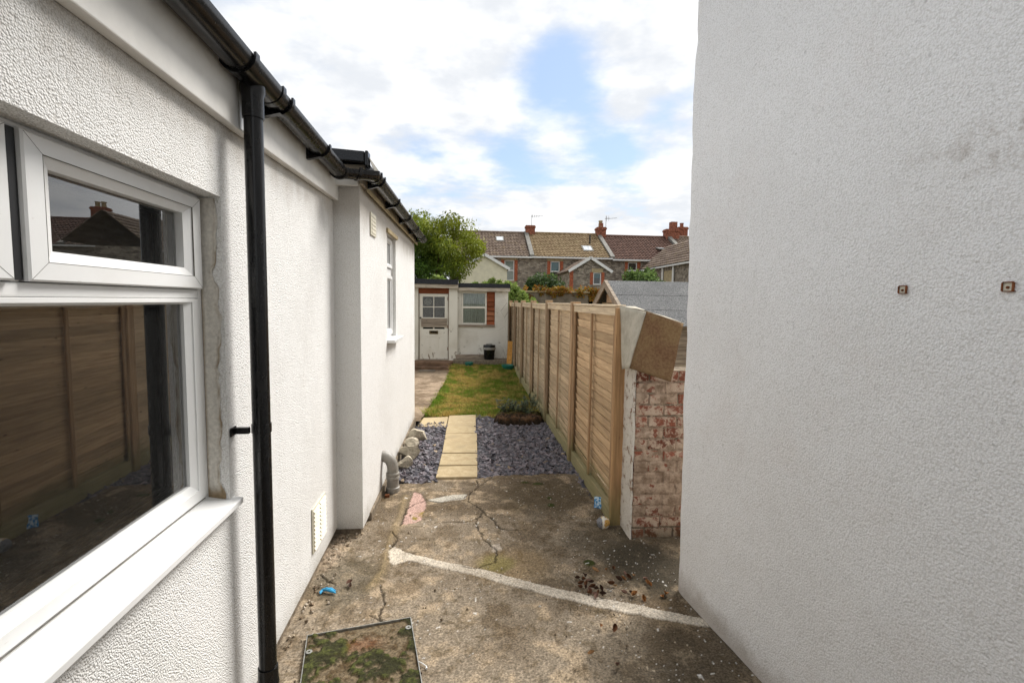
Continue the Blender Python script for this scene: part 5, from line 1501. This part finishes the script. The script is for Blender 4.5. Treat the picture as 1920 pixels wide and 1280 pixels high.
t5 = terrace('farthest right terraced house with dark red roof, seen only reflected', 22.104, 28.0, M_TILE[2], [(23.6, 24.3, 3.4, 4.75, NETW)], [], .0)
def party(par, x):
    a = Vector((x, TY - .3, EZ - .02)); b = Vector((x, RYy, RZ + .02))
    MB().bar(a + Vector((0, 0, .06)), b + Vector((0, 0, .06)), .30, .22).build('party_parapet', M_GREYP if False else M_LEAD, par, world=True)
party(t1, 4.47); party(t2, 10.38); party(t3, 16.2); party(t4, 22.1)
chimney(t1, 4.80, 40.0, 6.9, 7.85, .72, .6, [])
aerial(t1, 4.95, 40.2, 7.8, .95, 4)
c2_ = chimney(t2, 10.55, 40.0, 6.9, 7.85, .70, .8, [(-.02, .55)])
MB().box(10.40, 10.72, 39.85, 40.15, 7.852, 8.2).build('chimney_cap', M_BRICKRED, t2, world=True)
aerial(t2, 11.0, 40.1, 7.2, 1.6, 2)
chimney(t3, 16.45, 40.0, 6.9, 7.85, 1.1, .7, [])
MB().box(16.35, 16.85, 39.75, 40.25, 7.852, 8.45).build('chimney_head', M_BRICKRED, t3, world=True)
chimney(t4, 17.75, 41.0, 6.9, 8.2, .8, .7, [(0, .35)], M_BRICKRED)
chimney(t4, 22.2, 40.0, 6.9, 8.1, .9, .8, [(-.2, .4), (.2, .4)], M_SANDST)
MB().tube([(9.25, 38.2, 6.2), (9.25, 38.2, 7.0)], .06, 8).build('flue', M_GASK, t2, world=True)

def outrigger(label, x0, x1, y0, y1, ez, pz, wm, tm_, wins, xp=None, left_board=True):
    t = thing('gabled_outrigger', label, 'outbuilding', ((x0 + x1) / 2, y0, -.16))
    xp = (x0 + x1) / 2 if xp is None else xp
    mb = MB(); wall_holes(mb, lambda u, d, z: (u, y0 + d, z), x0, x1, -.16, ez, [w_[:4] for w_ in wins], .25)
    mb.add([(x0, y0, ez), (x1, y0, ez), (xp, y0, pz)], [(0, 1, 2)])
    mb.box(x0, x0 + .25, y0 + .25, y1 - .004, -.16, ez); mb.box(x1 - .25, x1, y0 + .25, y1 - .004, -.16, ez)
    mb.build('wall', wm, t, world=True)
    for a, b in ((x0 - .15, 1), (x1 + .15, -1)):
        ze = ez - .15 * (pz - ez) / abs(xp - x0)
        s0 = Vector((a, y0 - .12, ze + .03)); p0 = Vector((xp, y0 - .12, pz + .03))
        vv = p0 - s0; nn = Vector((-vv.z * b, 0, abs(vv.x))).normalized()
        mb = MB(); tileroof(mb, s0, (0, y1 - y0 + .10, 0), vv, 14, 7, nn, .03, .03)
        mb.poly([s0, s0 + Vector((0, y1 - y0 + .1, 0)), p0 + Vector((0, y1 - y0 + .1, 0)), p0][::-1 if b > 0 else 1], .04)
        mb.build('roof', tm_, t, world=True)
        MB().bar(s0 + Vector((0, -.03, -.02)), p0 + Vector((0, -.03, -.02)), .035, .17).build('bargeboard', M_WHITE, t, world=True)
    for w_ in wins:
        a, b, c, d, blind = w_
        mb = MB(); fw = .06
        for q_ in ((a, a + fw, c, d), (b - fw, b, c, d), (a + fw, b - fw, c, c + fw), (a + fw, b - fw, d - fw, d)): mb.box(q_[0], q_[1], y0 + .04, y0 + .1, q_[2], q_[3])
        wi = mb.build('window', M_WHITE, t, world=True)
        MB().box(a + fw, b - fw, y0 + .06, y0 + .07, c + fw, d - fw).build('pane', M_GLASS1, wi, world=True)
        if blind: MB().box(a + .04, b - .04, y0 + .15, y0 + .17, c + (d - c) * blind[1], d - .03).build('blind', blind[0], wi, world=True)
        MB().box(a, b, y0 + .5, y0 + .55, c, d).build('room_back', M_DARKROOM, wi, world=True)
        for xx in (a - .20, b + .002): MB().box(xx, xx + .198, y0 - .02, y0 + .2, c, d).build('brick_quoin', M_QUOIN, wi, world=True)
        MB().box(a - .1, b + .1, y0 - .03, y0 + .2, d + .002, d + .24).build('lintel', M_SANDST, wi, world=True)
    return t
og = outrigger('stone gabled outrigger with white bargeboards on the middle terraced house', 6.33, 8.83, 31.0, 35.95, 3.82, 4.60, M_RUBBLE, M_TILE[0], [(7.78, 8.30, 2.93, 3.70, (M_TEAL, .55))], 7.57)
MB().box(6.31, 6.50, 30.975, 31.2, -.1, 3.78).build('brick_corner', M_QUOIN, og, world=True)
outrigger('cream rendered gabled outrigger beside the tree', -.55, 2.33, 31.0, 35.95, 3.86, 4.66, M_CREAMR, M_TILE[0], [], .90)
# side-on outrigger at the right
t = thing('tiled_outrigger', 'side wall and brown tiled roof of outrigger at far right', 'outbuilding', (13.6, 32, -.16))
MB().box(12.62, 15.0, 27.5, 35.95, -.16, 4.28).build('wall', M_RUBBLE, t, world=True)
s0, p0 = Vector((12.45, 27.3, 4.22)), Vector((14.6, 27.3, 6.0)); vv = p0 - s0
mb = MB(); tileroof(mb, s0, (0, 8.6, 0), vv, 26, 9, Vector((-vv.z, 0, vv.x)).normalized()); mb.build('roof', M_TILE[0], t, world=True)
MB().poly([(14.6, 27.3, 6.0), (16.4, 27.3, 4.5), (16.4, 35.9, 4.5), (14.6, 35.9, 6.0)], .05).build('rear_roof', M_TILE[0], t, world=True)
MB().bar((12.40, 27.3, 4.16), (12.40, 35.6, 4.16), .10, .09).build('gutter', M_WHITE, t, world=True)
for y in (29.9, 31.6): MB().tube([(12.52, y, 0), (12.52, y, 4.1)], .07, 8).build('downpipe', M_WHITE, t, world=True)
MB().box(12.58, 12.618, 29.98, 31.5, .0, 3.9).build('rendered_bay', M_SANDST, t, world=True)
